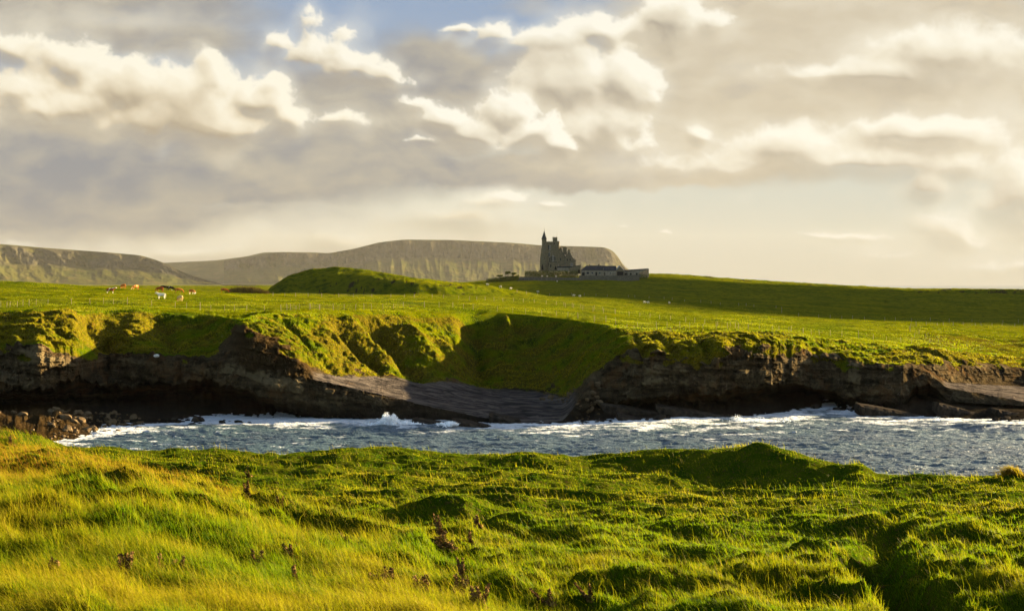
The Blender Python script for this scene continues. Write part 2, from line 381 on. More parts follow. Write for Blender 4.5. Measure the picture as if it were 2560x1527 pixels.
for q, am in ((2, .25), (3, .6), (4, .7), (5, .7)):
    off = (jag(38., q)+.6*jag(13., q+9))*am*np.where((PX > 770) & (PX < 1440), .12, 1.0); kZ[q] = kZ[q]+off*np.where(PX > 2330, .12, 1.0)
    kD[q] = kD[q]+(jag(50., q+20)+.5*jag(17., q+30))*am*1.2*np.where((PX > 770) & (PX < 1440) | (PX > 2330), .25, 1.0)
kD = np.array(kD); kZ = np.array(kZ)
tpar = np.concatenate([np.linspace(i, i+1, n, endpoint=False) for i, n in enumerate(SUB)]+[[8.0]])
NR = len(tpar)
i0 = np.minimum(tpar.astype(int), 7); fr = (tpar-i0)[:, None]
D = kD[i0]*(1-fr)+kD[i0+1]*fr; Z = kZ[i0]*(1-fr)+kZ[i0+1]*fr
Tp = np.repeat(tpar[:, None], NC, 1); PXg = np.repeat(PX[None], NR, 0)
# smooth the profile of the turf slopes
for a_ in range(2):
    r0 = np.searchsorted(tpar, 5.15); sub = slice(r0, NR)
    D[sub] = np.concatenate([D[sub][:1], blur(D[sub], 5, 0)[1:-1], D[sub][-1:]]); Z[sub] = np.concatenate([Z[sub][:1], blur(Z[sub], 5, 0)[1:-1], Z[sub][-1:]])
# turf begins at this profile parameter
tb = np.interp(PX, [-560, 0, 100, 190, 262, 345, 520, 590, 640, 700, 760, 790, 1000, 1240, 1412, 1490, 1560, 1600, 1700, 1800, 1915, 2050, 2145, 2262, 2340, 2362, 2460, 2560, 3120],
                    [4.95, 4.95, 5.0, 4.9, 5.2, 5.1, 5.3, 7.4, 6.9, 6.1, 6.0, 6.0, 6.0, 6.0, 6.05, 5.7, 5.3, 4.95, 4.9, 4.95, 5.3, 5.3, 5.4, 5.9, 6.6, 7.0, 7.0, 7.0, 7.0])
X = (PXg-1280)/F*D
slabm = sst(PXg, 770, 800)*(1-sst(PXg, 1425, 1450))*sst(Tp, 4.95, 5.0)*(1-sst(Tp, 6.0, 6.06)) + sst(PXg, 2350, 2370)*sst(Tp, 4.95, 5.0)*(1-sst(Tp, 5.97, 6.0))
edge_n = fbm(X/4.5, Z/3+D/9, 61, 5)*.75
turf = sst(Tp-tb[None]+edge_n*(1-slabm), -.10, .10)
hang = sst(fbm(X/3.2, Z/2.0, 62, 5)+.25*sst(PXg, 1500, 1600)-.1, .10, .30)*sst(Tp, 4.25, 4.9)*(1-slabm)*(1-sst(PXg, 2200, 2330))
turf = np.maximum(turf, hang*np.clip((Tp-tb[None]+1.1)/.9, 0, 1))
# ---- rock relief: layers and joints
dip = np.where(PXg < 1450, .17, .05)
Zl = Z+dip*X + .5*fbm(X/14, D/14, 5, 3)
rockw = (1-turf)*sst(Tp, 2.0, 2.6)*(1-slabm*sst(Tp, 4.97, 5.03))
def blocks(h, w, seed):
    lay = np.floor(Zl/h); hw = rnd2(lay, lay*0+3, seed)
    cell = np.floor(X/(w*(.6+hw))+hw*17+.35*pnoise(X/w*1.3, Zl*2, seed+9))
    return rnd2(cell, lay, seed+1)*.65+hw*.35
B1, B2, B3 = blocks(1.7, 2.1, 71), blocks(.66, 1.2, 72), blocks(.33, .5, 73)
relief = 1.7*B1+.95*B2+.45*B3+1.5*fbm(X/11, Z/14, 74, 3)+.45*fbm(X/1.6, Z/1.6, 75, 4)
relief -= 1.0
overh = sst(Tp, 3.9, 4.0)*(1-sst(Tp, 5.0, 5.3))
D = D - rockw*relief*np.where(Tp < 3.9, .6, 1.0)
# ---- turf relief: soil creep, tussocks, gullies running down the slopes
slope = turf*(1-sst(Tp, 7.75, 8.0))
hollow = fbm(PXg/70+Tp*.9, Tp*1.1, 81, 4, .5, 2, 'ridge')
Z += slope*sst(Tp, 5.3, 6.2)*(.8*fbm(X/11, D/11, 82, 5)+.75*fbm(X/2.6, D/2.2, 83, 4)+.30*fbm(X/.9, D/.9, 84, 3))
D += slope*sst(Tp, 5, 5.6)*(1-sst(Tp, 7.4, 7.95))*(1.6*(hollow-.25)+1.3*fbm(PXg/34+Tp*1.3, Tp*2.2, 88, 4))
Z += slope*sst(Tp, 5.2, 5.8)*(1-sst(Tp, 7.5, 7.9))*.13*np.sin(Z*7.5+5*fbm(X/9, D/9, 86, 3))*sst(fbm(X/16, Z/5, 87, 2), -.25, .2)
def gully(px0, t0, px1, t1, wid, dep):
    global Z
    u = np.clip((Tp-t0)/(t1-t0), 0, 1); c = px0+(px1-px0)*u
    g = np.exp(-((PXg-c)/wid)**2)*sst(Tp, min(t0, t1)-.15, min(t0, t1)+.25)*(1-sst(Tp, max(t0, t1)-.2, max(t0, t1)+.1))
    Z = Z-g*dep
    return g
ge = gully(835, 7.6, 950, 6.2, 16, 1.9)
ge2 = gully(915, 7.75, 1050, 6.0, 26, 2.4); gully(1150, 7.9, 1215, 6.1, 50, 2.0); gully(1290, 7.85, 1330, 6.1, 60, 1.0)
gully(1010, 7.6, 1110, 6.4, 26, -1.5); gully(870, 7.8, 985, 6.3, 14, -1.0); gully(1128, 7.95, 1150, 7.2, 16, -1.2); gully(1185, 7.98, 1200, 6.6, 26, 2.6); gully(1262, 7.9, 1275, 7.35, 12, -2.6); gully(1320, 7.85, 1328, 7.45, 14, -1.6); gully(1105, 7.3, 1165, 6.6, 12, -1.3); gully(700, 7.6, 840, 6.1, 12, 1.0); gully(420, 7.5, 440, 5.6, 22, 1.3)
gully(205, 7.7, 285, 5.5, 16, 2.2); gully(160, 7.9, 225, 5.2, 26, -1.0)
gully(2240, 7.8, 2420, 7.0, 20, 1.0); gully(1640, 7.4, 1700, 4.9, 16, 1.3); gully(1740, 7.2, 1770, 4.8, 10, 1.0); gully(1590, 7.4, 1610, 4.9, 10, .9)
earth = np.clip(ge*1.1*sst(Tp, 6.4, 7)+.0, 0, 1)
earth = np.maximum(earth, sst(PXg, 560, 610)*(1-sst(PXg, 780, 800))*sst(Tp, 4.98, 5.05)*.8)
earth = np.maximum(earth, sst(PXg, 560, 590)*0+sst(PXg, 930, 960)*(1-sst(PXg, 1060, 1120))*sst(Tp, 5.9, 6.1)*(1-sst(Tp, 6.35, 6.6))*.8)
soilp = sst(fbm(PXg/55, Tp*1.6, 98, 4)+.55*np.exp(-((PXg-1250)/120.)**2-((Tp-6.5)/.5)**2), .22, .5)*sst(Tp, 5.4, 6)*(1-sst(Tp, 7.6, 7.9))
earth = np.maximum(earth, (1-sst(PXg, 140, 260))*(1-sst(Tp, 2.1, 2.3))*.9)
dry = np.clip(.46+1.3*fbm(X/9, D/7+Z/3, 91, 4)+.55*(1-sst(PXg, 300, 420))*sst(Tp, 5, 5.4)*(1-sst(Tp, 7.6, 8))+.45*sst(PXg, 780, 860)*(1-sst(PXg, 960, 1050))*(1-sst(Tp, 7.6, 7.9))
   +.6*sst(PXg, 1560, 1600)*(1-sst(PXg, 1900, 2000))*(1-sst(Tp, 7.5, 7.9))+.6*sst(PXg, 2200, 2300)*(1-sst(Tp, 7.6, 8)), 0, 1)*(1-sst(Tp, 7.85, 8.0)*.8)
dry = np.clip(dry+.7*soilp, 0, 1.3)
Z += 1.5*(1-sst(PXg, 150, 260))*np.exp(-((Tp-1.45)/.33)**2)*(1+.6*fbm(X/2.5, D/2.5, 97, 4))
# small scree at the back of the slab
Z += slabm*(.08*fbm(X/3.0+D*.2, D/5, 95, 5)+.16*fbm(X/14, D/9, 96, 3))
X = (PXg-1280)/F*D
Pc = np.stack([X, D, Z], -1)
cliff_rows = Tp < tb[None]        # the seam between cliff and slope objects
turf_c = turf

# ---------------------------------------------------------------- field, knoll and castle hill
FD = [240, 300, 340, 380, 450, 520, 600, 700, 800, 850, 900, 980, 1100, 1400]
FK = {   # photograph rows of the ground seen at the distances above
 -700:[790,745,715,672,690,720,728,726,722,720,719,718,716,713],
 0:   [778,745,724,703,705,712,720,724,722,720,719,718,716,713],
 257: [778,748,732,716,722,730,732,728,724,720,719,718,716,713],
 494: [785,756,742,729,733,736,736,730,724,720,719,718,716,713],
 660: [786,760,747,739,735,734,734,730,724,720,719,718,716,713],
 900: [776,763,752,745,740,736,732,728,722,720,719,716,714,711],
 1180:[783,770,760,752,744,737,729,719,712,706,704,706,710,712],
 1300:[785,774,765,758,749,741,734,722,706,696,692,694,702,712],
 1500:[812,792,779,770,759,750,741,727,709,694,687,690,700,712],
 1650:[830,806,793,784,773,764,752,732,712,696,681,683,698,712],
 1850:[830,816,803,795,784,774,762,743,719,707,699,697,706,714],
 2060:[845,832,817,808,796,785,774,756,733,722,714,709,712,716],
 2264:[865,850,833,822,807,797,786,768,746,737,729,721,722,720],
 2560:[905,872,850,836,820,807,796,778,753,742,732,723,724,722],
 3300:[930,900,872,852,836,820,806,786,760,748,738,728,728,724]}
fk = np.array(sorted(FK)); FDd = np.array(FD, float)
Dd = np.concatenate([np.arange(236, 460, 1.0), 460*1.0055**np.arange(1, 205)]); Dd = Dd[Dd < 1402]
tab = np.array([[zpx(FK[k][j], FD[j]) for j in range(len(FD))] for k in fk])      # key x D
tabD = np.array([np.interp(Dd, FDd, row) for row in tab])
fz = np.array([np.interp(PX, fk, tabD[:, j]) for j in range(len(Dd))])              # rows D, cols PX
fz = blur(blur(fz, 7, 0), 12, 1)
def field_height(px, D_):
    """height of the field surface for arrays of column and distance"""
    fi = np.clip(np.interp(D_, Dd, np.arange(len(Dd))), 0, len(Dd)-1.001); fj = np.clip((px-PX[0])/(PX[1]-PX[0]), 0, NC-1.001)
    a, b = fi.astype(int), fj.astype(int); u, v = fi-a, fj-b
    return fz[a, b]*(1-u)*(1-v)+fz[a+1, b]*u*(1-v)+fz[a, b+1]*(1-u)*v+fz[a+1, b+1]*u*v
kn_x = np.array([640, 669, 720, 782, 844, 905, 1008, 1132, 1235, 1296, 1400]); kn_y = np.array([738, 722, 689, 671, 667, 673, 690, 706, 716, 727, 745])
def knoll(px, D_):
    """grassy knoll with a steep near side"""
    yc = np.interp(px, kn_x, kn_y); Dc = 538+12*np.sin((px-640)/90.)
    zc = zpx(yc, Dc); g = field_height(px, D_)
    front = sst(D_, Dc-8-np.clip(4+1.9*(zc-g), 5, 24), Dc-8); top = 1-.0*D_; back = 1-sst(D_, Dc+4, Dc+120)
    f = np.where(D_ < Dc-8, .78*front, .78+.22*sst(D_, Dc-8, Dc+3))
    return g+np.maximum(zc-g, 0)*f*back*sst(px, 640, 690)*(1-sst(px, 1330, 1400))
def land_height(px, D_):
    g = knoll(px, D_)
    x = (px-1280)/F*D_
    dd = np.log(np.maximum(D_, 100)/200.)
    n = .50*fbm(x/30, D_/20, 101, 5)+.30*fbm(x/9, D_/6, 106, 4)*(1+sst(D_, 330, 480))+.10*fbm(x/4, D_/4, 102, 4)
    k = sst(px, 660, 700)*(1-sst(px, 1250, 1350))*np.exp(-((D_-520)/26.)**2)
    n = n+k*1.0*fbm(x/7, D_/6, 103, 5)
    # outcrops and terraces on the hill right of the castle
    hr = sst(px, 1600, 1680)*np.exp(-((D_-930)/55.)**2)
    n = n+hr*(.9+1.6*sst(px, 1900, 2200))*fbm(x/16, D_/9, 104, 5)+sst(D_, 620, 700)*(1-sst(D_, 960, 1100))*sst(px, 1300, 1600)*.7*fbm(x/60, D_/26, 105, 4)
    return g+n
eD, eZ = Pc[-1, :, 1], Pc[-1, :, 2]
rows = np.concatenate([np.linspace(0, 1, 40)[1:]**1.2*30, 30+np.cumsum(.9*1.011**np.arange(235))])
Df = eD[None]+rows[:, None]
PXf = np.repeat(PX[None], len(rows), 0)
zf = land_height(PXf, Df)
wblend = sst(rows, 0, 26)[:, None]
Zf = (eZ[None]-zf[0][None])*(1-wblend)+zf
# near field texture: little terraces
Xf = (PXf-1280)/F*Df
Zf += .10*fbm(Xf/1.3, Df/1.3, 107, 3)*(1-sst(Df, 300, 420))
# the hillock on the headland near the fence, and rough ground at the far right
Zf += -1.3*np.exp(-((PXf-1775)/38.)**2-((Df-262)/7.)**2)+.9*np.exp(-((PXf-1740)/90.)**2-((Df-250)/7.)**2)
rr = sst(PXf, 2220, 2330)*(1-sst(Df, 330, 400)); Zf += rr*.9*fbm(Xf/7, Df/7, 108, 5)
# fall away behind the skyline
Zf = np.where(Df > 1250, Zf-(Df-1250)*.01, Zf)
P2 = np.concatenate([Pc[-1:], np.stack([Xf, Df, Zf], -1)], 0)
def sample_land(px, D_):
    """height of the built field mesh"""
    j = int(np.clip(round((px-PX[0])/(PX[1]-PX[0])), 0, NC-1)); return float(np.interp(D_, P2[:, j, 1], P2[:, j, 2]))
def on_land(px, y, dmin=245, dmax=1050):
    """point of the field seen at that photograph column and row"""
    j = int(np.clip(round((px-PX[0])/(PX[1]-PX[0])), 0, NC-1)); c = P2[:, j]
    yy = HY+(CH-c[:, 2])/c[:, 1]*F
    ok = (c[:, 1] >= dmin) & (c[:, 1] <= dmax); idx = np.where(ok & (yy <= y))[0]
    if len(idx) == 0: idx = [int(np.argmin(np.where(ok, np.abs(yy-y), 1e9)))]
    D_ = float(c[idx[0], 1]); return Vector((xpx(px, D_), D_, float(c[idx[0], 2])))
turf2 = np.ones(P2.shape[:2]); k2 = np.exp(-((P2[..., 1]-515)/18.)**2)*sst(PX, 700, 740)[None]*(1-sst(PX, 1180, 1250))[None]
Xa, Ya = P2[..., 0], P2[..., 1]
turf2 -= k2*sst(fbm(Xa/4, Ya/3, 111, 5), .16, .34)
h2_ = sst(PX, 1640, 1700)[None]*np.exp(-((Ya-905)/30.)**2)+sst(PX, 2300, 2400)[None]*np.exp(-((Ya-940)/40.)**2)
turf2 -= h2_*sst(fbm(Xa/7, Ya/10, 112, 5), .12, .3)
dry2 = np.clip(.08+.55*fbm(Xa/26, Ya/16, 113, 5), 0, .6)+.5*(np.exp(-((PX[None]-1650)/130.)**2-((Ya-250)/12.)**2))+.45*sst(PX, 2230, 2350)[None]*(1-sst(Ya, 320, 380))
me = grid_mesh('field', P2, flip=False)
fattr(me, 'turf', turf2); fattr(me, 'dry', dry2)
tag(link('field', me, M_LAND), 'green pasture running back from the cliffs to the knoll and castle hill', 'field', kind='structure')
low = cliff_rows; up_ = ~cliff_rows
m_up = np.zeros_like(low); m_up[:] = up_
for nm, mk, lb, ct in (('cliff', low, 'dark layered sea cliffs with caves, ledges and a sloping rock slab', 'cliff'), ('slope', m_up, 'tussocky turf slopes above the sea cliffs', 'hillside')):
    me = grid_mesh(nm, Pc, mask=mk, smooth=(nm == 'slope'))
    bedv = B1*.5+B2*.3+B3*.2
    pale = sst(PXg, 530, 560)*(1-sst(PXg, 745, 765))*sst(Tp, 4.50, 4.56)*(1-sst(Tp, 4.90, 4.96))+sst(PXg, 45, 55)*(1-sst(PXg, 105, 118))*sst(Tp, 4.55, 4.62)*(1-sst(Tp, 4.93, 4.97))+.7*sst(PXg, 2050, 2080)*(1-sst(PXg, 2190, 2215))*sst(Tp, 3.9, 4.1)*sst(fbm(X/.9, Z/9, 99, 3), -.1, .25)+.6*sst(PXg, 1590, 1620)*(1-sst(PXg, 1700, 1730))*sst(Tp, 4.2, 4.3)*(1-sst(Tp, 4.7, 4.8))
    bedv = np.clip(bedv+pale*(.15+.55*B3), 0, 1.1)
    fattr(me, 'turf', turf_c); fattr(me, 'bed', bedv); fattr(me, 'earth', earth); fattr(me, 'slab', slabm); fattr(me, 'dry', dry)
    tag(link(nm, me, M_LAND), lb, ct, kind='structure')

# ---------------------------------------------------------------- low ground behind and mountains
def far_material():
    m, t, b = newmat('mountain'); p = pos(t)
    rk = attr(t, 'rock'); n = t.noise(p, .004, 6, .6); n2 = t.noise(p, .02, 5, .6)
    g = t.mix(t.step(n, .35, .65), rgb(0.022, 0.0264, 0.0055), rgb(0.04675, 0.0451, 0.0099))
    g = t.mix(t.math('MULTIPLY', t.step(n2, .5, .7), .5), g, rgb(0.066, 0.044, 0.0165))
    g = t.mix(rk, g, t.mix(t.step(n2, .35, .65), rgb(0.02475, 0.0209, 0.0165), rgb(0.04675, 0.04125, 0.0319)))
    t.put(b.inputs['Base Color'], g); t.put(b.inputs['Normal'], bump(t, t.math('ADD', n, n2), 18.0, .6))
    return m
M_FAR = far_material()
def mountain(name, label, kx_, ky_, D0, dcrest, base_z, seed, scarp, gw, gd, talus):
    """ridge: crest traced by key heights; below it a scarp cut by gullies, then a concave apron"""
    px = np.linspace(kx_[0], kx_[-1], 720); yc = np.interp(px, kx_, ky_); yc = blur(yc, 5, 0)
    Dc = D0+dcrest(px); zc = zpx(yc, Dc)
    v = np.concatenate([np.linspace(0, 1, 130), 1+np.linspace(0, 1, 14)[1:]*.6])
    V, PXm = np.meshgrid(v, px, indexing='ij')
    x = (PXm-1280)/F*D0
    s = 1-V                                        # 1 at the foot, 0 at the crest
    prof = np.interp(V, [0, talus[0], talus[1], 1, 1.6], [0, talus[2], talus[3], 1, 1.0])
    gl = fbm(x/gw+V*.35, V*.8+3, seed, 4, .5, 2, 'ridge')
    gl = gl*.6+.5*fbm(x/gw*.7+V*.8, V*1.5, seed+9, 4)+.15
    gl2 = fbm(x/gw*3.1, V*1.2, seed+4, 3, .5, 2, 'ridge')
    cut = np.interp(V, [0, .12, talus[1], .93, 1.0, 1.6], [0, .5, 1, .8, 0.0, 0])
    Zm = base_z+(zc[None]-base_z)*prof
    depth = (zc[None]-base_z)*3.2
    Dm = Dc[None]-depth*(np.interp(V, [0, talus[0], talus[1], 1, 1.6], [1, .55, .14, 0, -2.0])) - cut*gd*(gl-.35)-cut*gd*.3*gl2
    Zm = Zm-cut*gd*.22*(.5-gl)*(V < 1.0)*scarp*1.0
    Xm = (PXm-1280)/F*Dm
    me = grid_mesh(name, np.stack([Xm, Dm, Zm], -1))
    rock = sst(V, talus[1]-.12, talus[1]+.05)*(1-sst(V, .96, 1.0))*sst(gl+.3*fbm(x/200, V*5, seed+8, 4), .0, .4)*scarp*.8
    fattr(me, 'rock', rock)
    tag(link(name, me, M_FAR), label, 'mountain', kind='structure')
mountain('mountain', 'long flat-topped mountain with gullied cliffs behind the castle', [560, 640, 700, 780, 823, 885, 947, 1008, 1132, 1280, 1348, 1450, 1512, 1535, 1548, 1556, 1562, 1600, 1660],
   [651, 640, 630, 631, 633, 622, 606, 599, 600, 607, 613, 616, 618, 628, 645, 660, 668, 690, 712], 9000, lambda p: 300*np.sin((p-900)/500.), 8, 201, 1.0, 150, 82, (.38, .62, .30, .60))
mountain('mountain', 'smooth grey-green ridge between the left mountain and the flat-topped one', [300, 412, 540, 617, 658, 720, 780, 823, 900, 1000, 1150, 1300],
   [656, 657, 651, 641, 631, 630, 632, 634, 640, 652, 676, 700], 10500, lambda p: 0*p, 8, 202, .0, 1500, 60, (.4, .7, .4, .75))
mountain('mountain', 'green craggy hillside with gullies rising at the left edge', [-700, -300, 0, 103, 257, 350, 391, 412, 432, 455, 560, 640],
   [560, 590, 610, 619, 630, 638, 650, 658, 668, 680, 712, 720], 6200, lambda p: 200*np.sin(p/200.), 8, 203, 1.0, 190, 60, (.34, .52, .30, .55))
g = np.array([[-30000, 1250, -1.0], [100, 1250, -1.0], [1000, 12000, 4.0], [-30000, 12000, 4.0]], float)
me = quads_mesh('ground', g, np.array([[0, 1, 2, 3]])); fattr(me, 'turf', np.ones(4))
tag(link('ground', me, M_LAND), 'low farmland between the headland and the mountains', 'ground', kind='structure')

# ---------------------------------------------------------------- sea
def build_sea():
    # fine part
    pxs = np.linspace(-260, 2840, 1350); Ds = 1/np.linspace(1/262., 1/100., 560)
    PXs, Dg = np.meshgrid(pxs, Ds); x = (PXs-1280)/F*Dg
    wx, wyv = x*.8+Dg*.6, -x*.6+Dg*.8
    h = .30*fbm(x/15, Dg/7.0, 301, 3)+.34*fbm(x/6.5+.3*Dg/6, Dg/2.2, 302, 3, .6, 2.1, 'ridge')+.10*fbm(x/1.4, Dg/1.0, 303, 3)
    shore = np.interp(pxs, PX, wD)[None]-Dg                 # metres of open water in front of the far shore
    shore = shore+2.5*fbm(x/9, Dg/5, 304, 4)
    swell = np.exp(-((shore-9-3*pnoise(x/14, Dg*0, 305))/3.0)**2)*.55*sst(pnoise(x/22, Dg/30, 306), -.3, .3)
    h = h+swell
    reach = np.interp(PXs, [0, 170, 350, 600, 800, 1000, 1150, 1300, 1420, 1650, 1800, 1950, 2100, 2300, 2560, 2800], [14, 18, 12, 11, 14, 20, 20, 19, 24, 30, 40, 42, 38, 26, 20, 18])
    fn = fbm(x/5.5, Dg/3.0, 307, 6, .62); st = fbm(x/9, Dg/1.7, 308, 6, .6, 2.1, 'ridge')
    foam = sst(1-shore/reach+fn*1.25+.35*st-.25, .0, 1.1)
    foam = np.maximum(foam, sst(2.0-shore+3*fn, 0, 3.5))
    streak = sst(st+.5*fn, .62, .88)*(1-sst(PXs, 700, 1100)*.93)*.8    # wind streaks in the cove at the left
    foam = np.maximum(foam, streak*(1-sst(shore, 30, 60)*.6))
    caps = sst(fbm(x/4.5, Dg/1.6, 309, 4, .6)+.7*h, .62, .85)*.6
    foam = np.clip(np.maximum(foam, caps), 0, 1)
    h = h*(1-.45*foam)+foam*.12*(1+fbm(x/.9, Dg/.7, 310, 3))
    me = grid_mesh('sea', np.stack([x, Dg, h], -1), flip=True)
    fattr(me, 'foam', foam)
    m, t, b = newmat('sea'); p = pos(t)
    n = t.noise(t.map(p, scale=(.55, 1.7, 1)), .9, 4, .65); n2 = t.noise(p, 3.5, 3, .6)
    fo = t.step(t.math('ADD', attr(t, 'foam'), t.math('MULTIPLY', t.math('SUBTRACT', t.noise(t.map(p, scale=(.7, 1.6, 1)), 1.6, 6, .8), .5), t.math('MULTIPLY_ADD', attr(t, 'foam'), 2.6, .35))), .35, .95)
    col = t.mix(t.step(t.noise(p, .06, 3, .5), .35, .65), rgb(.020, .036, .050), rgb(.034, .060, .070))
    t.put(b.inputs['Base Color'], t.mix(fo, col, rgb(.44, .46, .48)))
    t.put(b.inputs['Roughness'], t.math('MULTIPLY_ADD', fo, .4, .46)); b.inputs['Specular IOR Level'].default_value = .5; b.inputs['IOR'].default_value = 1.33
    t.put(b.inputs['Normal'], bump(t, t.math('ADD', n, t.math('MULTIPLY', n2, .35)), .55, .9))
    tag(link('sea', me, m), 'choppy dark blue sea with white surf along the rocks', 'sea', kind='structure')
    q = np.array([[-9000, 30, -.9], [9000, 30, -.9], [9000, 1200, -1.2], [-9000, 1200, -1.2]], float)
    me = quads_mesh('water', q, np.array([[0, 1, 2, 3]])); tag(link('water', me, m), 'open sea around the headland', 'sea', kind='structure')
build_sea()
# ---------------------------------------------------------------- near headland
RX = [-700,0,100,160,280,330,400,440,560,640,740,1000,1170,1300,1400,1480,1560,1650,1780,1860,1893,1950,2050,2110,2150,2190,2250,2480,2535,2560,3300]
RY = [1050,1076,1086,1107,1112,1126,1136,1126,1121,1133,1126,1121,1136,1132,1142,1141,1131,1124,1125,1114,1105,1124,1152,1160,1152,1180,1187,1193,1178,1194,1210]
BX = [-700,0,280,740,1300,1480,1800,2110,2560,3300]
BY = [1085,1108,1128,1142,1150,1156,1190,1196,1207,1220]
def rim_d(px): return np.interp(px, [-700,0,160,500,1000,1480,1800,2110,2560,3300], [40,44,47,49,50,51,50,46,44,42])
def smooth1(px, xs, ys, w=14.0): return (np.interp(px-w, xs, ys)+2*np.interp(px, xs, ys)+np.interp(px+w, xs, ys))/4
def fore_z(x, d, fine=True):
    px = 1280+F*x/np.maximum(d, 1.0); Dr = rim_d(px)
    yb = smooth1(px, BX, BY, 60); yr = smooth1(px, RX, RY, 9)
    zb = CH-(yb-HY)*Dr/F; amp = (yb-yr)*Dr/F
    z0 = np.interp(px, [-700, 0, 400, 900, 1600, 2560, 3300], [15.75, 15.55, 15.4, 15.3, 15.25, 15.15, 15.1])
    u = (d-20)/(Dr-20)
    z = z0+(zb-z0)*np.clip(u, -1.5, 1.0)
    # crest mounds: steep towards the viewer, long seaward
    q = d-(Dr-1.6)
    z = z+amp*np.where(q < 0, np.exp(-(q/1.5)**2), 1.0)
    # bank at the left whose foot runs diagonally across the view
    fx = np.interp(d, [15, 23, 30, 49], [2.2, -.5, -3.7, -15.7])
    s = sst(fx-x, -.5, 5.0); z = z+.55*s*(1-sst(u, .55, 1.0))-.10*np.exp(-((x-fx)/1.2)**2)
    if fine:
        w = .8*fbm(x/6, d/6, 401, 2)
        tus = .40*fbm(x/3.4+w, d/2.0, 402, 3)+.34*fbm(x/1.5+w, d/1.05, 403, 3, .5, 2.1, 'ridge')*(.35+.8*sst(fbm(x/5, d/5, 404, 2), -.2, .3))*(1-.65*sst(d, 27, 38))+.06*fbm(x/.5, d/.5, 405, 2)
        z = z+tus*(1+.1*s)*(1-.45*sst(u, .8, 1.0))*(1+.25*(1-sst(d, 24, 33)))
        # hummocks the photograph shows with dark near sides
        for (hp, hy, wx, wd, a) in ((1490,1352,.75,.55,.40),(1815,1372,.9,.5,.36),(1330,1290,1.0,.5,.3),(1150,1245,.9,.7,.3),(560,1235,1.4,.7,.25),(2390,1335,.9,.6,.33),(330,1330,1.4,.8,.3),(1540,1505,.8,.5,.3),
              (1850,1300,.9,.5,.25),(2230,1268,1.3,.7,.35),(2560,1330,1.2,.6,.35),(930,1480,.8,.5,.25),(700,1330,1.1,.6,.25),(2330,1440,.9,.6,.3)):
            hd = 4.9*F/(hy-HY); hx = xpx(hp, hd)
            r = ((x-hx)/wx)**2+((d-hd)/np.where(d < hd, wd*.55, wd*1.3))**2
            z = z+a*.62*np.exp(-r)
        # worn sheep track
        td = np.array([19.0, 20.6, 22.0, 23.4, 25.2, 27.0, 30.0, 33.0, 36.0]); tp = np.array([2330, 2290, 2225, 2175, 2165, 2205, 2245, 2235, 2225])
        tx = (np.interp(d, td, tp)-1280)/F*d
        z = z-.80*np.exp(-((x-tx)/.50)**4)*(1-sst(d, 25.5, 31))*sst(d, 17, 18.5)-.22*np.exp(-((x-tx)/.3)**2)*sst(d, 25, 27)*(1-sst(d, 34, 37))
    # seaward fall
    z = np.where(d > Dr, z-(d-Dr)*1.1-np.maximum(d-Dr-3, 0)*2.0, z)
    return np.maximum(z, -3.0)
gx_ = np.concatenate([np.arange(-60, -26, .4), np.arange(-26, 26, .085), np.arange(26, 60, .4)])
gy_ = np.concatenate([np.arange(-14, 16, .4), np.arange(16, 56, .085), np.arange(56, 76, .4)])
GX, GY = np.meshgrid(gx_, gy_)
GZ = fore_z(GX, GY)
me = grid_mesh('ground', np.stack([GX, GY, GZ], -1))
def soil_material():
    m, t, b = newmat('turf'); p = pos(t)
    n = t.noise(p, 1.2, 4, .6); n2 = t.noise(p, 9, 4, .6)
    g = t.mix(t.step(n, .35, .65), rgb(.016, .034, .001), rgb(.045, .055, .002))
    g = t.mix(t.step(n2, .5, .75), g, rgb(.06, .04, .012))
    t.put(b.inputs['Base Color'], g); t.put(b.inputs['Normal'], bump(t, n2, .12, 1))
    return m
tag(link('ground', me, soil_material()), 'hummocky clifftop turf the camera looks across', 'ground', kind='structure')

def grass_material():
    m = bpy.data.materials.new('grass_blades'); m.use_nodes = True; t = NT(m.node_tree); t.n.clear()
    dry, rnd, rus = attr(t, 'dry'), attr(t, 'shade'), attr(t, 'russet')
    g = t.mix(rnd, rgb(0.02171, 0.08181, 0.00092), rgb(0.09228, 0.1521, 0.00092))
    g = t.mix(dry, g, t.mix(rnd, rgb(0.1303, 0.1101, 0.00276), rgb(0.2714, 0.1993, 0.0092)))
    g = t.mix(rus, g, t.mix(rnd, rgb(0.1194, 0.04195, 0.00552), rgb(0.2605, 0.09964, 0.01288)))
    a = t.new('ShaderNodeBsdfPrincipled'); t.put(a.inputs['Base Color'], g); a.inputs['Roughness'].default_value = .55; a.inputs['Specular IOR Level'].default_value = .02
    tr = t.new('ShaderNodeBsdfTranslucent'); t.put(tr.inputs[0], t.mix(.35, g, rgb(0.1737, 0.2307, 0.00092)))
    mx = t.new('ShaderNodeMixShader'); mx.inputs[0].default_value = .46; t.l.new(a.outputs[0], mx.inputs[1]); t.l.new(tr.outputs[0], mx.inputs[2])
    o = t.new('ShaderNodeOutputMaterial'); t.l.new(mx.outputs[0], o.inputs[0])
    return m
M_GRASS = grass_material()
rng = np.random.default_rng(7)
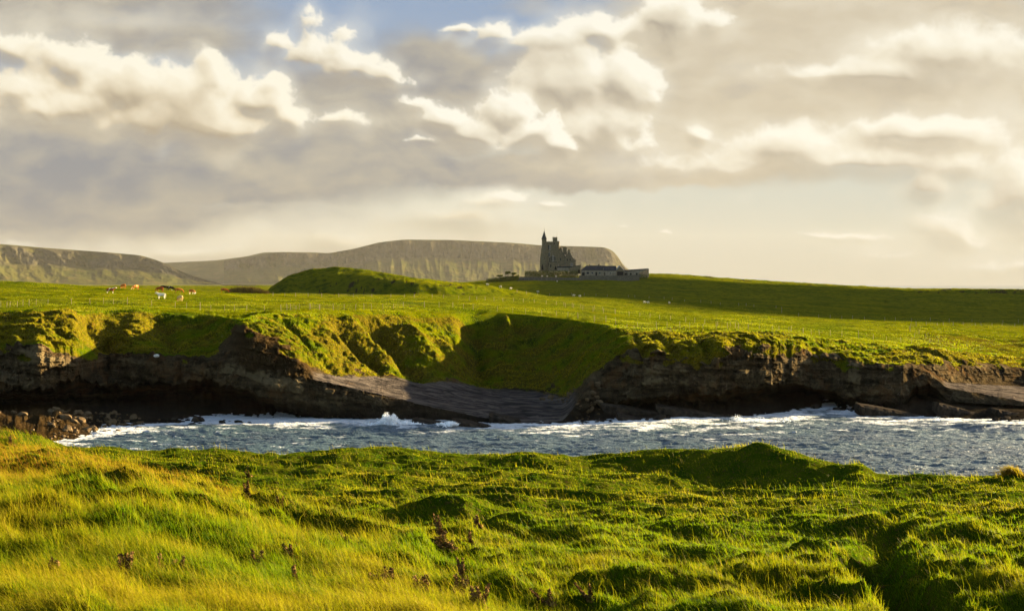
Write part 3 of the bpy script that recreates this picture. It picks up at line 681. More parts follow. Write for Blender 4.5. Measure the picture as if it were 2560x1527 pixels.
def blades(name, bx, by, bz, hgt, wid, leanx, leany, dry, rnd, rus, nrm=None):
    """curved tapering blades, five vertices each, all in one mesh"""
    n = len(bx); a = rng.uniform(0, np.pi, n); ux, uy = np.cos(a)*wid*.5, np.sin(a)*wid*.5
    V = np.zeros((n, 5, 3), np.float32)
    mx_, my_ = bx+leanx*hgt*.32, by+leany*hgt*.32
    V[:, 0] = np.stack([bx-ux, by-uy, bz], -1); V[:, 1] = np.stack([bx+ux, by+uy, bz], -1)
    V[:, 2] = np.stack([mx_-ux*.8, my_-uy*.8, bz+hgt*.55], -1); V[:, 3] = np.stack([mx_+ux*.8, my_+uy*.8, bz+hgt*.55], -1)
    L = np.sqrt(leanx**2+leany**2)
    V[:, 4] = np.stack([bx+leanx*hgt, by+leany*hgt, bz+hgt*np.clip(1.0-.32*L, .3, 1)], -1)
    b = (np.arange(n)*5)[:, None]
    T = np.concatenate([b+[0, 1, 3], b+[0, 3, 2], b+[2, 3, 4]], 1).reshape(-1, 3)
    me = quads_mesh(name, V.reshape(-1, 3), T, smooth=False)
    fattr(me, 'dry', np.repeat(np.clip(dry, 0, 1), 5)); fattr(me, 'shade', np.repeat(rnd, 5)); fattr(me, 'russet', np.repeat(np.clip(rus, 0, 1), 5))
    return me
def near_grass():
    n = 900000
    px = rng.uniform(-260, 2820, n); d = 1/rng.uniform(1/57., 1/13.5, n)
    x = (px-1280)/F*d; keep = d < rim_d(px)+2.2; px, d, x = px[keep], d[keep], x[keep]; n = len(x)
    z = fore_z(x, d)
    # how tall and how dry each patch is
    pat = fbm(x/2.6, d/2.2, 411, 4); pat2 = fbm(x/7, d/7, 412, 3); fine = fbm(x/.5, d/.5, 413, 2)
    fx = np.interp(d, [15, 23, 30, 49], [2.2, -.5, -3.7, -15.7]); bank = sst(fx-x, -1.5, 2.5)*(1-sst(d, 40, 47))
    near = 1-sst(d, 24, 34)
    h = (.085+.085*sst(pat, -.1, .5)+.05*bank+.03*near)*rng.uniform(.6, 1.35, n)*(1-.38*sst(d, 25, 36))
    tall = rng.random(n) < (.035+.16*bank+.03*near*sst(pat2, -.1, .3))
    tk = np.exp(-((x-(np.interp(d, [19.0, 20.6, 22.0, 23.4, 25.2, 27.0], [2330, 2290, 2225, 2175, 2165, 2205])-1280)/F*d)/.42)**4)*(1-sst(d, 25, 29)); h = h*(1-.6*tk); tall &= tk < .3
    h = np.where(tall, h*1.0+rng.uniform(.10, .30, n), h)
    w = np.maximum(.007, d*.00040)*rng.uniform(.6, 1.3, n)*np.where(tall, .62, 1)
    flow = fbm(x/4, d/4, 414, 2); lx = -.55-.5*flow+rng.normal(0, .35, n); ly = -.25+.5*fbm(x/3, d/3, 415, 2)+rng.normal(0, .35, n)
    ridge = fbm(x/1.5, d/1.05, 403, 3, .5, 2.1, 'ridge')
    dry = .04+1.15*pat+.65*pat2+.06*bank+.35*fine+.40*ridge+.06*sst(d, 24, 30)+rng.normal(0, .22, n)-.3*tk
    dry = np.where(tall, dry+.45, dry)+.35*bank*sst(d, 25, 31)*(1-sst(d, 40, 46))
    rp = fbm(x/3.5+5, d/3.5, 416, 4)
    rus = np.clip(bank*(.45+.9*sst(rp, -.2, .2))*sst(d, 26, 30)*(1-sst(d, 40, 46))+sst(rp, .32, .6)*.5, 0, 1)*(rng.random(n) < .75)*sst(h, .07, .15)
    me = blades('grass', x, d, z-.03, h, w, lx, ly, dry, rng.random(n), rus)
    tag(link('grass', me, M_GRASS), 'long windblown grass, green and straw yellow, over the near headland', 'grass', kind='stuff')
near_grass()
def far_grass():
    # tufts on the slopes across the water
    n = 150000
    ok = np.where((turf_c[:-1, :-1] > .55).ravel() & ((Tp[:-1, :-1] > 4.8).ravel()))[0]
    wgt = np.ones(len(ok)); idx = rng.choice(ok, n)
    r, c = np.unravel_index(idx, (NR-1, NC-1)); u, v = rng.random(n)[:, None], rng.random(n)[:, None]
    P_ = Pc[r, c]*(1-u)*(1-v)+Pc[r+1, c]*u*(1-v)+Pc[r, c+1]*(1-u)*v+Pc[r+1, c+1]*u*v
    x, d, z = P_[:, 0], P_[:, 1], P_[:, 2]
    pat = fbm(x/5, d/3.5+z/3, 421, 4)
    h = (.14+.30*sst(pat, -.1, .5))*rng.uniform(.6, 1.3, n)
    dr = dry[r, c]*.9+.5*pat+rng.normal(0, .12, n)
    me = blades('grass', x, d, z-.05, h, rng.uniform(.10, .22, n), rng.normal(-.4, .4, n), rng.normal(-.3, .4, n), dr, rng.random(n), np.clip(sst(pat, .3, .7)*dry[r, c], 0, 1)*(rng.random(n) < .5))
    tag(link('grass', me, M_GRASS), 'coarse grass tufts on the slopes across the water', 'grass', kind='stuff')
    # short grass of the pasture
    n = 170000
    px = rng.uniform(-300, 2860, n); rr_ = 1/rng.uniform(1/560., 1/236., n)
    j = np.clip(((px-PX[0])/(PX[1]-PX[0])).astype(int), 0, NC-2); k = rr_ > eD[j]+.3; px, d, j = px[k], rr_[k], j[k]; n = len(px)
    x = (px-1280)/F*d
    ii = np.array([np.searchsorted(P2[:, jj, 1], dd_) for jj, dd_ in zip(j, d)]); ii = np.clip(ii, 1, P2.shape[0]-1)
    a, b = P2[ii-1, j], P2[ii, j]; tt_ = np.clip((d-a[:, 1])/(b[:, 1]-a[:, 1]+1e-6), 0, 1); z = a[:, 2]*(1-tt_)+b[:, 2]*tt_
    pat = fbm(x/16, d/12, 431, 4)
    h = (.06+.12*sst(pat, 0, .5)+.25*dry2[ii, j]*(pat > .0))*rng.uniform(.6, 1.4, n)
    me = blades('grass', x, d, z-.03, h, rng.uniform(.12, .26, n), rng.normal(-.4, .4, n), rng.normal(-.3, .4, n), .35+.5*pat+rng.normal(0, .12, n), rng.random(n), np.zeros(n))
    tag(link('grass', me, M_GRASS), 'short grass of the grazed pasture beyond the cliffs', 'grass', kind='stuff')
far_grass()
# ================================================================ things
def bm_box(bm, x0, x1, y0, y1, z0, z1):
    v = [bm.verts.new(c) for c in ((x0,y0,z0),(x1,y0,z0),(x1,y1,z0),(x0,y1,z0),(x0,y0,z1),(x1,y0,z1),(x1,y1,z1),(x0,y1,z1))]
    for f in ((3,2,1,0),(4,5,6,7),(0,1,5,4),(1,2,6,5),(2,3,7,6),(3,0,4,7)): bm.faces.new([v[i] for i in f])
def bm_prism(bm, pts, y0, y1):
    """polygon in X,Z swept along Y"""
    a = [bm.verts.new((x, y0, z)) for x, z in pts]; b = [bm.verts.new((x, y1, z)) for x, z in pts]
    n = len(pts); bm.faces.new(a); bm.faces.new(b[::-1])
    for i in range(n): bm.faces.new((a[(i+1) % n], a[i], b[i], b[(i+1) % n]))
def bm_tube(bm, prof, cx=0, cy=0, n=10):
    rings = []
    for z, r in prof:
        rings.append([bm.verts.new((cx+r*math.cos(2*math.pi*k/n), cy+r*math.sin(2*math.pi*k/n), z)) for k in range(n)])
    for a, b in zip(rings[:-1], rings[1:]):
        for k in range(n): bm.faces.new((a[k], a[(k+1) % n], b[(k+1) % n], b[k]))
    bm.faces.new(rings[0][::-1]); bm.faces.new(rings[-1])
def bm_obj(name, bm, mat, parent=None, smooth=False, bev=0.0):
    bmesh.ops.recalc_face_normals(bm, faces=bm.faces)
    if bev: bmesh.ops.bevel(bm, geom=[e for e in bm.edges], offset=bev, segments=1, affect='EDGES')
    me = bpy.data.meshes.new(name); bm.to_mesh(me); bm.free()
    if smooth: me.polygons.foreach_set('use_smooth', [True]*len(me.polygons))
    return link(name, me, mat, parent)
def empty(name, loc, rz=0, label=None, cat=None, group=None):
    o = bpy.data.objects.new(name, None); COL.objects.link(o); o.location = loc; o.rotation_euler = (0, 0, rz)
    o.empty_display_size = .3
    return tag(o, label, cat, group)
def copy_tree(o, parent=None):
    c = o.copy(); COL.objects.link(c)
    if parent is not None: c.parent = parent
    for ch in list(o.children): copy_tree(ch, c)
    return c

def stone(name, a, b, mortar, sc=1.0):
    m, t, bs = newmat(name); p = t.new('ShaderNodeTexCoord').outputs['Object']
    n = t.noise(p, .5, 5, .65); n2 = t.noise(p, 3.2, 3, .6)
    v = t.new('ShaderNodeTexVoronoi'); t.put(v.inputs['Vector'], t.map(p, scale=(1.6*sc, 1.6*sc, 3.4*sc))); v.inputs['Scale'].default_value = 1.0
    sp = t.new('ShaderNodeSeparateColor'); t.put(sp.inputs[0], v.outputs['Color'])
    c = t.mix(sp.outputs[0], rgb(*a), rgb(*b)); c = t.mix(t.step(n, .4, .65), c, rgb(*mortar)); c = t.mix(t.math('MULTIPLY', t.step(n2, .5, .7), .4), c, rgb(*(q*.5 for q in a)))
    t.put(bs.inputs['Base Color'], c); t.put(bs.inputs['Normal'], bump(t, v.outputs['Distance'], .12)); return m
M_STONE = stone('sandstone', (.095, .082, .052), (.19, .16, .10), (.13, .112, .07))
M_WALL = stone('field_stone', (.07, .062, .045), (.15, .135, .10), (.09, .082, .06), 1.5)
M_SLATE = plain('slate', (.022, .023, .026), (.045, .046, .050), 1.2, .6)
M_GLASS = plain('window_glass', (.012, .014, .018), (.03, .035, .04), .8, .15)
M_WHITE = plain('white_paint', (.34, .32, .27), (.46, .43, .37), 2, .6)
M_RENDER = plain('lime_render', (.14, .125, .09), (.24, .215, .16), .8)
M_SUNLIT = stone('sunlit_stone', (.26, .17, .09), (.38, .26, .15), (.22, .16, .09))  # stone lightened and tinted orange to stand for low sun falling on it
M_DARK = plain('dark_opening', (.008, .008, .008), (.02, .018, .015), 1)
M_METAL = plain('lead_finial', (.04, .04, .04), (.08, .08, .08), 2, .4)
M_HEDGE = plain('hedge_leaf', (.022, .040, .004), (.085, .090, .010), .9)
M_BARK = plain('bark', (.05, .035, .02), (.10, .075, .045), 4)
M_POST = plain('weathered_post', (.11, .09, .055), (.22, .185, .13), 5)
M_WIRE = plain('fence_wire', (.06, .06, .05), (.1, .1, .09), 5, .5)

# ---- castle; measured on the photograph, 850 m away
CD = 850.0
def cx_(X): return xpx(1310+X*.0943, CD)
def cz_(Y): return zpx(560+Y*.0943, CD)
CX0, CZ0 = cx_(895), cz_(1215)
def LX(X): return cx_(X)-CX0
def LZ(Y): return cz_(Y)-CZ0
castle = empty('castle', (CX0, CD, CZ0-.4), 0, 'dark stone castle with a conical spired turret on top of the hill', 'castle')
def cbox(name, X0, X1, Y0, Y1, d0, d1, mat=M_STONE, parent=castle, bev=0):
    bm = bmesh.new(); bm_box(bm, LX(X0), LX(X1), d0, d1, LZ(Y1), LZ(Y0)); return bm_obj(name, bm, mat, parent, bev=bev)
# main tower with string course, parapet and corner bartizan
bm = bmesh.new(); bm_box(bm, LX(588), LX(900), 0, 8.2, LZ(1235), LZ(475)); bm_box(bm, LX(872), LX(928), 1.2, 6.0, LZ(1235), LZ(560))
tower = bm_obj('main_tower', bm, M_STONE, castle)
bm = bmesh.new()
bm_box(bm, LX(580), LX(905), -.22, 8.4, LZ(478), LZ(455))
for i in range(7): bm_box(bm, LX(588+i*42), LX(588+i*42+22), -.2, .2, LZ(455), LZ(436))
bm_obj('parapet', bm, M_STONE, tower)
for a, b in ((712, 700), (985, 974)):
    bm = bmesh.new(); bm_box(bm, LX(584), LX(903), -.12, 8.3, LZ(a), LZ(b)); bm_obj('string_course', bm, M_STONE, tower)
bm = bmesh.new(); bm_tube(bm, [(LZ(590), .25), (LZ(545), .72), (LZ(520), .8), (LZ(455), .8), (LZ(448), .9), (LZ(440), .9)], LX(908), .3, 8); bm_obj('bartizan', bm, M_STONE, tower)
# round stair turret with slate cone
tx, trd = LX(535), .1
bm = bmesh.new(); bm_tube(bm, [(LZ(1240), 2.0), (LZ(900), 1.9), (LZ(890), 1.66), (LZ(640), 1.62), (LZ(610), 1.42), (LZ(420), 1.40), (LZ(395), 1.52), (LZ(380), 1.55)], tx, trd, 8)
turret = bm_obj('stair_turret', bm, M_STONE, castle)
bm = bmesh.new(); bm_tube(bm, [(LZ(382), 1.68), (LZ(374), 1.66), (LZ(300), 1.0), (LZ(220), .45), (LZ(152), .06)], tx, trd, 8); cone = bm_obj('spire', bm, M_SLATE, turret)
bm = bmesh.new(); bm_tube(bm, [(LZ(160), .07), (LZ(75), .05)], tx, trd, 6); bm_tube(bm, [(LZ(150), .02), (LZ(146), .16), (LZ(140), .02)], tx, trd, 6); bm_obj('finial', bm, M_METAL, turret)
# stepped buttress left of the turret with an arched opening
bm = bmesh.new(); bm_prism(bm, [(LX(428), LZ(1240)), (LX(470), LZ(1240)), (LX(475), LZ(610)), (LX(462), LZ(640)), (LX(456), LZ(760)), (LX(446), LZ(800)), (LX(440), LZ(880)), (LX(432), LZ(930))], .6, 6.5)
bm_obj('buttress', bm, M_STONE, castle)
bm = bmesh.new(); bm_prism(bm, [(LX(455), LZ(1200)), (LX(512), LZ(1200)), (LX(505), LZ(1110)), (LX(487), LZ(1035)), (LX(464), LZ(1110))], -2.02, -1.0); bm_obj('arched_doorway', bm, M_DARK, turret)
def chimney(X0, X1, Ytop, Ybot, d0, d1, pots, parent=castle):
    bm = bmesh.new(); bm_box(bm, LX(X0), LX(X1), d0, d1, LZ(Ybot), LZ(Ytop)); bm_box(bm, LX(X0-4), LX(X1+4), d0-.1, d1+.1, LZ(Ytop+12), LZ(Ytop-3))
    c = bm_obj('chimney_stack', bm, M_STONE, parent)
    for q in pots:
        bm = bmesh.new(); bm_tube(bm, [(LZ(Ytop), .24), (LZ(Ytop-20), .19), (LZ(Ytop-23), .24), (LZ(Ytop-34), .10)], LX(q), (d0+d1)/2, 8); bm_obj('chimney_pot', bm, M_STONE, c)
    return c
chimney(762, 884, 345, 720, -.5, 2.6, (778, 824, 868))
chimney(1040, 1140, 605, 800, 3.0, 5.2, (1032, 1062, 1090, 1120))
chimney(1172, 1236, 660, 800, 3.2, 4.6, (1204,))
chimney(952, 1010, 612, 760, 4.5, 6.0, (962, 985))
# flagpole on the tower
bm = bmesh.new(); bm_tube(bm, [(LZ(450), .05), (LZ(180), .035)], LX(882), 4.0, 6); bm_obj('flagpole', bm, M_METAL, castle)
# gabled wings
def gable(name, pts, d0, d1):
    bm = bmesh.new(); bm_prism(bm, [(LX(a), LZ(b)) for a, b in pts], d0, d1); return bm_obj(name, bm, M_STONE, castle)
g1 = gable('gabled_wing', [(872,1235),(1090,1235),(1090,860),(1076,842),(1040,770),(1000,690),(965,640),(945,655),(915,740),(872,800)], 1.3, 10)
g2 = gable('gabled_wing', [(1088,1235),(1332,1235),(1332,930),(1290,880),(1255,820),(1235,780),(1172,765),(1150,790),(1120,840),(1088,900)], 2.2, 11)
bm = bmesh.new(); bm_box(bm, LX(1330), LX(1376), 2.8, 9.5, LZ(1235), LZ(925)); bm_obj('corner_block', bm, M_STONE, castle)
def roof_strip(pts, d0, d1, par):
    bm = bmesh.new()
    for (a, b), (c, d_) in zip(pts[:-1], pts[1:]):
        bm_prism(bm, [(LX(a), LZ(b)), (LX(c), LZ(d_)), (LX(c), LZ(d_)+.22), (LX(a), LZ(b)+.22)], d0, d1)
    bm_obj('roof', bm, M_SLATE, par)
roof_strip([(872, 792), (915, 732), (945, 647), (965, 632), (1000, 682), (1040, 762), (1088, 858)], 1.05, 10.2, g1)
roof_strip([(1090, 898), (1120, 836), (1150, 784), (1172, 757), (1235, 773), (1290, 873), (1338, 930)], 1.95, 11.2, g2)
bm = bmesh.new(); bm_tube(bm, [(LZ(1235), .12), (LZ(850), .12), (LZ(835), .3), (LZ(820), .3)], LX(1090), 1.2, 8); bm_obj('downpipe', bm, M_METAL, castle)
# porch and low lean-to
porch = cbox('porch', 655, 862, 992, 1235, -2.2, .1); bm = bmesh.new(); bm_box(bm, LX(648), LX(868), -2.35, .05, LZ(996), LZ(984)); bm_obj('roof', bm, M_SLATE, porch)
bm = bmesh.new(); bm_prism(bm, [(LX(800), LZ(1195)), (LX(868), LZ(1195)), (LX(852), LZ(1140)), (LX(830), LZ(1090)), (LX(812), LZ(1140))], -2.32, -2.1); bm_obj('doorway', bm, M_DARK, porch)
cbox('lean_to', 870, 1215, 1140, 1235, -1.2, 1.4, M_RENDER)
bm = bmesh.new(); bm_prism(bm, [(LX(866), LZ(1142)), (LX(1300), LZ(1142)), (LX(1330), LZ(1106)), (LX(880), LZ(1110))], -1.3, 1.6); bm_obj('roof', bm, M_SLATE, castle)
def window(X0, X1, Y0, Y1, face, pale=True, lights=1):
    bm = bmesh.new(); w = LX(X1)-LX(X0); x0, x1, z0, z1 = LX(X0), LX(X1), LZ(Y1), LZ(Y0); e = .13
    bm_box(bm, x0-e, x0, face-.10, face+.1, z0-e, z1+e); bm_box(bm, x1, x1+e, face-.10, face+.1, z0-e, z1+e)
    bm_box(bm, x0, x1, face-.10, face+.1, z1, z1+e); bm_box(bm, x0, x1, face-.14, face+.1, z0-e, z0)
    for k in range(1, lights): xx = x0+w*k/lights; bm_box(bm, xx-.06, xx+.06, face-.09, face+.1, z0, z1)
    f = bm_obj('window', bm, M_WHITE if pale else M_STONE, castle)
    bm = bmesh.new(); bm_box(bm, x0, x1, face-.04, face+.1, z0, z1); bm_obj('pane', bm, M_GLASS, f)
for a in ((640,664,545,660,0,False),(682,700,555,665,0,True),(645,664,760,850,0,False),(668,688,735,850,0,True),(668,688,880,975,0,False),(705,735,845,960,0,False),(752,786,820,968,0,True,2),(805,830,850,950,0,False),
          (790,812,480,520,-.5,False),(885,916,1045,1100,1.3,True,2),(960,985,880,950,1.3,False),(1245,1296,1025,1085,2.2,True,3),(1140,1165,900,960,2.2,False),(1215,1240,900,950,2.2,False),(640,664,1010,1100,0,False),(690,720,1060,1130,-2.2,False)):
    window(*a)
for zq in (480, 700, 870): 
    bm = bmesh.new(); bm_box(bm, tx-.12, tx+.12, trd-1.95 if zq > 860 else trd-1.6, trd-1.2, LZ(zq+40), LZ(zq)); bm_obj('slit_window', bm, M_DARK, turret)

# ---- outbuildings on the hill (1180 + .201*X, 560 + .201*Y)
def qx(X): return 1180+.201*X
def qy(Y): return 560+.201*Y
def outbuilding(name, label, cat, X0, X1, Yr, Ye, Yb, D_, depth, wall=M_RENDER, hip=0.0, doors=(), wins=(), chim=(), gable_mat=None):
    base = Vector((xpx((qx(X0)+qx(X1))/2, D_), D_, zpx(qy(Yb), D_)-.6)); o = empty(name, base, 0, label, cat)
    sx_ = D_/F*.201; W_ = (X1-X0)*sx_/2; H1 = (Yb-Ye)*sx_+.6; H2 = (Yb-Yr)*sx_+.6
    lx = lambda X: (X-(X0+X1)/2)*sx_
    bm = bmesh.new()
    v = [(-W_, 0), (W_, 0), (W_, depth), (-W_, depth)]
    a = [bm.verts.new((x, y, 0)) for x, y in v]; b = [bm.verts.new((x, y, H1)) for x, y in v]
    for i in range(4): bm.faces.new((a[i], a[(i+1) % 4], b[(i+1) % 4], b[i]))
    bm.faces.new(a[::-1]); 
    hl, hr = W_-hip*2, W_
    t1 = bm.verts.new((-hl, depth/2, H2)); t2 = bm.verts.new((hr, depth/2, H2))
    bm.faces.new((b[0], b[1], t2, t1)); bm.faces.new((b[2], b[3], t1, t2)); bm.faces.new((b[3], b[0], t1)); bm.faces.new((b[1], b[2], t2))
    wl = bm_obj('wall', bm, wall, o)
    bm = bmesh.new(); e = .35; th = .16
    dz = H2-H1
    for sgn, y0, y1 in ((1, -e, depth/2), (-1, depth+e, depth/2)):
        zz = H1-dz*e/(depth/2)
        q = [(-W_-.2, y0, zz), (W_+.25, y0, zz), (W_+.25, y1, H2), (-hl-.1, y1, H2)]
        lo = [bm.verts.new((x, y, z+.02)) for x, y, z in q]; hi = [bm.verts.new((x, y, z+th)) for x, y, z in q]
        bm.faces.new(lo[::-1]); bm.faces.new(hi)
        for i in range(4): bm.faces.new((lo[i], lo[(i+1) % 4], hi[(i+1) % 4], hi[i]))
    if hip:
        q = [(-W_-.2, -e, H1), (-hl-.1, depth/2, H2+.1), (-W_-.2, depth+e, H1)]; bm.faces.new([bm.verts.new(c) for c in q])
    rf = bm_obj('roof', bm, M_SLATE, o)
    for X in chim:
        bm = bmesh.new(); bm_box(bm, lx(X)-.4, lx(X)+.4, depth/2-.35, depth/2+.35, H2-.4, H2+1.0); bm_box(bm, lx(X)-.48, lx(X)+.48, depth/2-.43, depth/2+.43, H2+.9, H2+1.06); bm_obj('chimney', bm, M_STONE, rf)
    for X, w, h in doors:
        bm = bmesh.new(); bm_box(bm, lx(X)-w/2, lx(X)+w/2, -.05, .2, .6, .6+h); d_ = bm_obj('door', bm, M_DARK, o)
        bm = bmesh.new(); bm_box(bm, lx(X)-w/2-.12, lx(X)+w/2+.12, -.09, .1, .6+h, .75+h); bm_obj('lintel', bm, M_STONE, d_)
    for X, w, z0, h in wins:
        bm = bmesh.new(); bm_box(bm, lx(X)-w/2-.08, lx(X)+w/2+.08, -.07, .1, z0-.1, z0+h+.08); f = bm_obj('window', bm, M_WHITE, o)
        bm = bmesh.new(); bm_box(bm, lx(X)-w/2, lx(X)+w/2, -.10, .1, z0, z0+h); bm_obj('pane', bm, M_GLASS, f)
    return o, W_, H1, H2
outbuilding('stable', 'long low slate-roofed stable with two small chimneys beside the castle', 'stable', 1362, 1655, 520, 572, 645, 842, 9, M_RENDER, 1.6, ((1385, 1.6, 2.0), (1545, .9, 2.2)), ((1440, 1.6, 1.6, 1.4), (1495, .9, 1.8, 1.0), (1590, .9, 1.8, 1.0)), (1468, 1583))
o_, W_, H1, H2 = outbuilding('barn', 'slate-roofed barn with a pale gable and a dark open cart entrance', 'barn', 1640, 1795, 522, 578, 650, 836, 10, M_RENDER, 0, ((1650, .5, 2.4),), ((1720, .7, 2.0, .8),))
# gable front turned towards the water
bm = bmesh.new(); s_ = 836/F*.201; gx0, gx1, gm = W_, W_+95*s_, W_+45*s_
bm_prism(bm, [(gx0, 0), (gx1, 0), (gx1, H1-.1), (gm, H2), (gx0, H1-.1)], .5, 9.5); gf = bm_obj('gable_wall', bm, M_STONE, o_)
bm = bmesh.new(); bm_box(bm, gx0+.5, gx1-.4, .40, .9, .3, H1-.6); bm_obj('cart_entrance', bm, M_DARK, gf)
bm = bmesh.new()
for p_, q_ in (((gx0-.3, H1-.35), (gm, H2+.05)), ((gm, H2+.05), (gx1+.3, H1-.35))): bm_prism(bm, [p_, q_, (q_[0], q_[1]+.28), (p_[0], p_[1]+.28)], .2, 9.8)
bm_obj('bargeboard', bm, M_WHITE, gf)
# long shed with a single pitch roof and an end wall with low sunlight painted into its colour
D_ = 842; base = Vector((xpx(qx(2040), D_), D_, zpx(qy(650), D_)-.6)); shed = empty('shed', base, 0, 'long low shed with a sloping slate roof at the right end of the farm buildings', 'shed')
s_ = D_/F*.201; lx = lambda X: (X-2040)*s_; lz = lambda Y: (650-Y)*s_+.6
bm = bmesh.new(); bm_prism(bm, [(lx(1893), 0), (lx(2180), 0), (lx(2180), lz(570)), (lx(1893), lz(592))], 0, 6); bm_obj('wall', bm, M_RENDER, shed)
bm = bmesh.new(); bm_prism(bm, [(lx(1885), lz(592)), (lx(2192), lz(568)), (lx(2192), lz(552)), (lx(1885), lz(572))], -.4, 6.4); bm_obj('roof', bm, M_SLATE, shed)
bm = bmesh.new(); bm_prism(bm, [(lx(2075), 0), (lx(2196), 0), (lx(2196), lz(556)), (lx(2085), lz(600))], -1.8, -.05); bm_obj('end_wall', bm, M_SUNLIT, shed)
for X in (1905, 1925, 1975, 2050):
    bm = bmesh.new(); bm_box(bm, lx(X)-.45, lx(X)+.45, -.05, .2, .4, 2.6); bm_obj('opening', bm, M_DARK, shed)
# walled yard in front of the castle's right end
D_ = 845; yb = zpx(qy(600), D_)-.8; yd = empty('yard_building', (xpx(qx(1290), D_), D_, yb), 0, 'small flat-roofed stone store between the castle and the stable', 'store')
s_ = D_/F*.201; lx = lambda X: (X-1290)*s_; lz = lambda Y: (600-Y)*s_+.8
bm = bmesh.new(); bm_prism(bm, [(lx(1215), 0), (lx(1352), 0), (lx(1352), lz(515)), (lx(1290), lz(522)), (lx(1215), lz(545))], 0, 5); bm_obj('wall', bm, M_STONE, yd)
bm = bmesh.new(); bm_box(bm, lx(1318), lx(1345), -.06, .2, 0, 2.3); bm_obj('doorway', bm, M_DARK, yd)
bm = bmesh.new(); bm_prism(bm, [(lx(1213), lz(545)), (lx(1290), lz(522)), (lx(1354), lz(515)), (lx(1354), lz(509)), (lx(1290), lz(516)), (lx(1213), lz(538))], -.15, 5.1); bm_obj('coping', bm, M_SLATE, yd)

# ---- drystone boundary wall following the hillside
def stone_wall(label, pts, D_, thick=.6):
    ps = []
    for (X, Yt, Yb_) in pts: ps.append((xpx(qx(X), D_), zpx(qy(Yt), D_), zpx(qy(Yb_), D_)-.5))
    bm = bmesh.new(); n = 90; xs = np.linspace(ps[0][0], ps[-1][0], n)
    top = np.interp(xs, [p[0] for p in ps], [p[1] for p in ps])+rng.normal(0, .05, n); bot = np.interp(xs, [p[0] for p in ps], [p[2] for p in ps])
    fr_ = [bm.verts.new((x-xs[0], -thick/2, b-bot[0])) for x, b in zip(xs, bot)]; ft = [bm.verts.new((x-xs[0], -thick/2*.8, t_-bot[0])) for x, t_ in zip(xs, top)]
    bt = [bm.verts.new((x-xs[0], thick/2*.8, t_-bot[0])) for x, t_ in zip(xs, top)]; bb = [bm.verts.new((x-xs[0], thick/2, b-bot[0])) for x, b in zip(xs, bot)]
    for i in range(n-1):
        for a, b in ((fr_, ft), (ft, bt), (bt, bb)): bm.faces.new((a[i], a[i+1], b[i+1], b[i]))
    bm.faces.new((fr_[0], ft[0], bt[0], bb[0])); bm.faces.new((bb[-1], bt[-1], ft[-1], fr_[-1]))
    o = bm_obj('stone_wall', bm, M_WALL); o.location = (xs[0], D_, bot[0]); tag(o, label, 'wall')
stone_wall('grey drystone wall running along the hill below the castle hedge and stable', [(540,700,720),(600,655,690),(1000,662,700),(1280,668,715),(1500,660,712),(1800,650,705),(2080,640,690)], 826)
stone_wall('low wall stub in front of the barn and the shed', [(1330,640,668),(1700,642,665),(2100,630,652)], 831)

# ---- leafy masses
def leaf_cloud(name, centres, n, size, mat, parent=None, rs=None):
    """many small leaf faces through ellipsoids (x, y, z, rx, ry, rz)"""
    r_ = rs or rng; c = np.array(centres, float); vol = c[:, 3]*c[:, 4]*c[:, 5]; k = r_.choice(len(c), n, p=vol/vol.sum())
    d = r_.normal(size=(n, 3)); d /= np.linalg.norm(d, axis=1, keepdims=True); d *= (r_.random(n)**.45)[:, None]
    P_ = c[k, :3]+d*c[k, 3:]; u = r_.normal(size=(n, 3)); u /= np.linalg.norm(u, axis=1, keepdims=True); w = np.cross(u, r_.normal(size=(n, 3))); w /= np.linalg.norm(w, axis=1, keepdims=True)
    s = size*r_.uniform(.6, 1.4, n)[:, None]
    V = np.stack([P_-u*s, P_+w*s*.6, P_+u*s, P_-w*s*.6], 1).reshape(-1, 3)
    return link(name, quads_mesh(name, V, np.arange(4*n).reshape(-1, 4), False), mat, parent)
def hedge(label, X0, X1, Yt0, Yt1, Yb0, Yb1, D_, thick, n=9000, mat=M_HEDGE):
    m_ = 26; cs = []
    x0, x1 = xpx(qx(X0), D_), xpx(qx(X1), D_); b0 = zpx(qy(Yb0), D_)
    for i in range(m_):
        u = (i+.5)/m_; x = x0+(x1-x0)*u; zt = zpx(qy(Yt0+(Yt1-Yt0)*u), D_); zb = zpx(qy(Yb0+(Yb1-Yb0)*u), D_)-.4
        for k in range(3): cs.append((x-x0, rng.uniform(-.3, .3), (zb+(zt-zb)*(k+.5)/3)-b0, (x1-x0)/m_*.9, thick, (zt-zb)/3.2))
    o = leaf_cloud('hedge', cs, n, .16, mat); o.location = (x0, D_, b0); tag(o, label, 'hedge'); return o
hedge('clipped dense hedge with a sunlit top below the castle', 660, 1315, 590, 585, 655, 668, 833, 2.2, 16000)
hedge('dark rounded hedge stepping down the slope left of the castle', 178, 585, 688, 636, 762, 690, 825, 2.4, 11000)
def bush(label, px, yt, yb, D_, w, n, mat=M_HEDGE, name='bush', cat='bush', group=None):
    b = pt(px, yb, D_); h = zpx(yt, D_)-b.z; o = empty(name, b, 0, label, cat, group)
    cs = [(rng.uniform(-w*.35, w*.35), rng.uniform(-.6, .6), h*rng.uniform(.5, .8), w*.33, w*.3, h*.26) for _ in range(6)]
    leaf_cloud('foliage', cs, n, .17, mat, o)
    bm = bmesh.new()
    for a in (-.5, .1, .6): 
        bm_prism(bm, [(a*.2-.07, -.3), (a*.2+.07, -.3), (a*w*.4+.03, h*.65), (a*w*.4-.03, h*.65)], -.06, .06)
    bm_obj('stem', bm, M_BARK, o); return o
bush('small dark round-headed tree, left of two on the hedge line by the castle', qx(445), qy(588), qy(650), 823, 3.0, 900, name='small_tree', cat='tree')
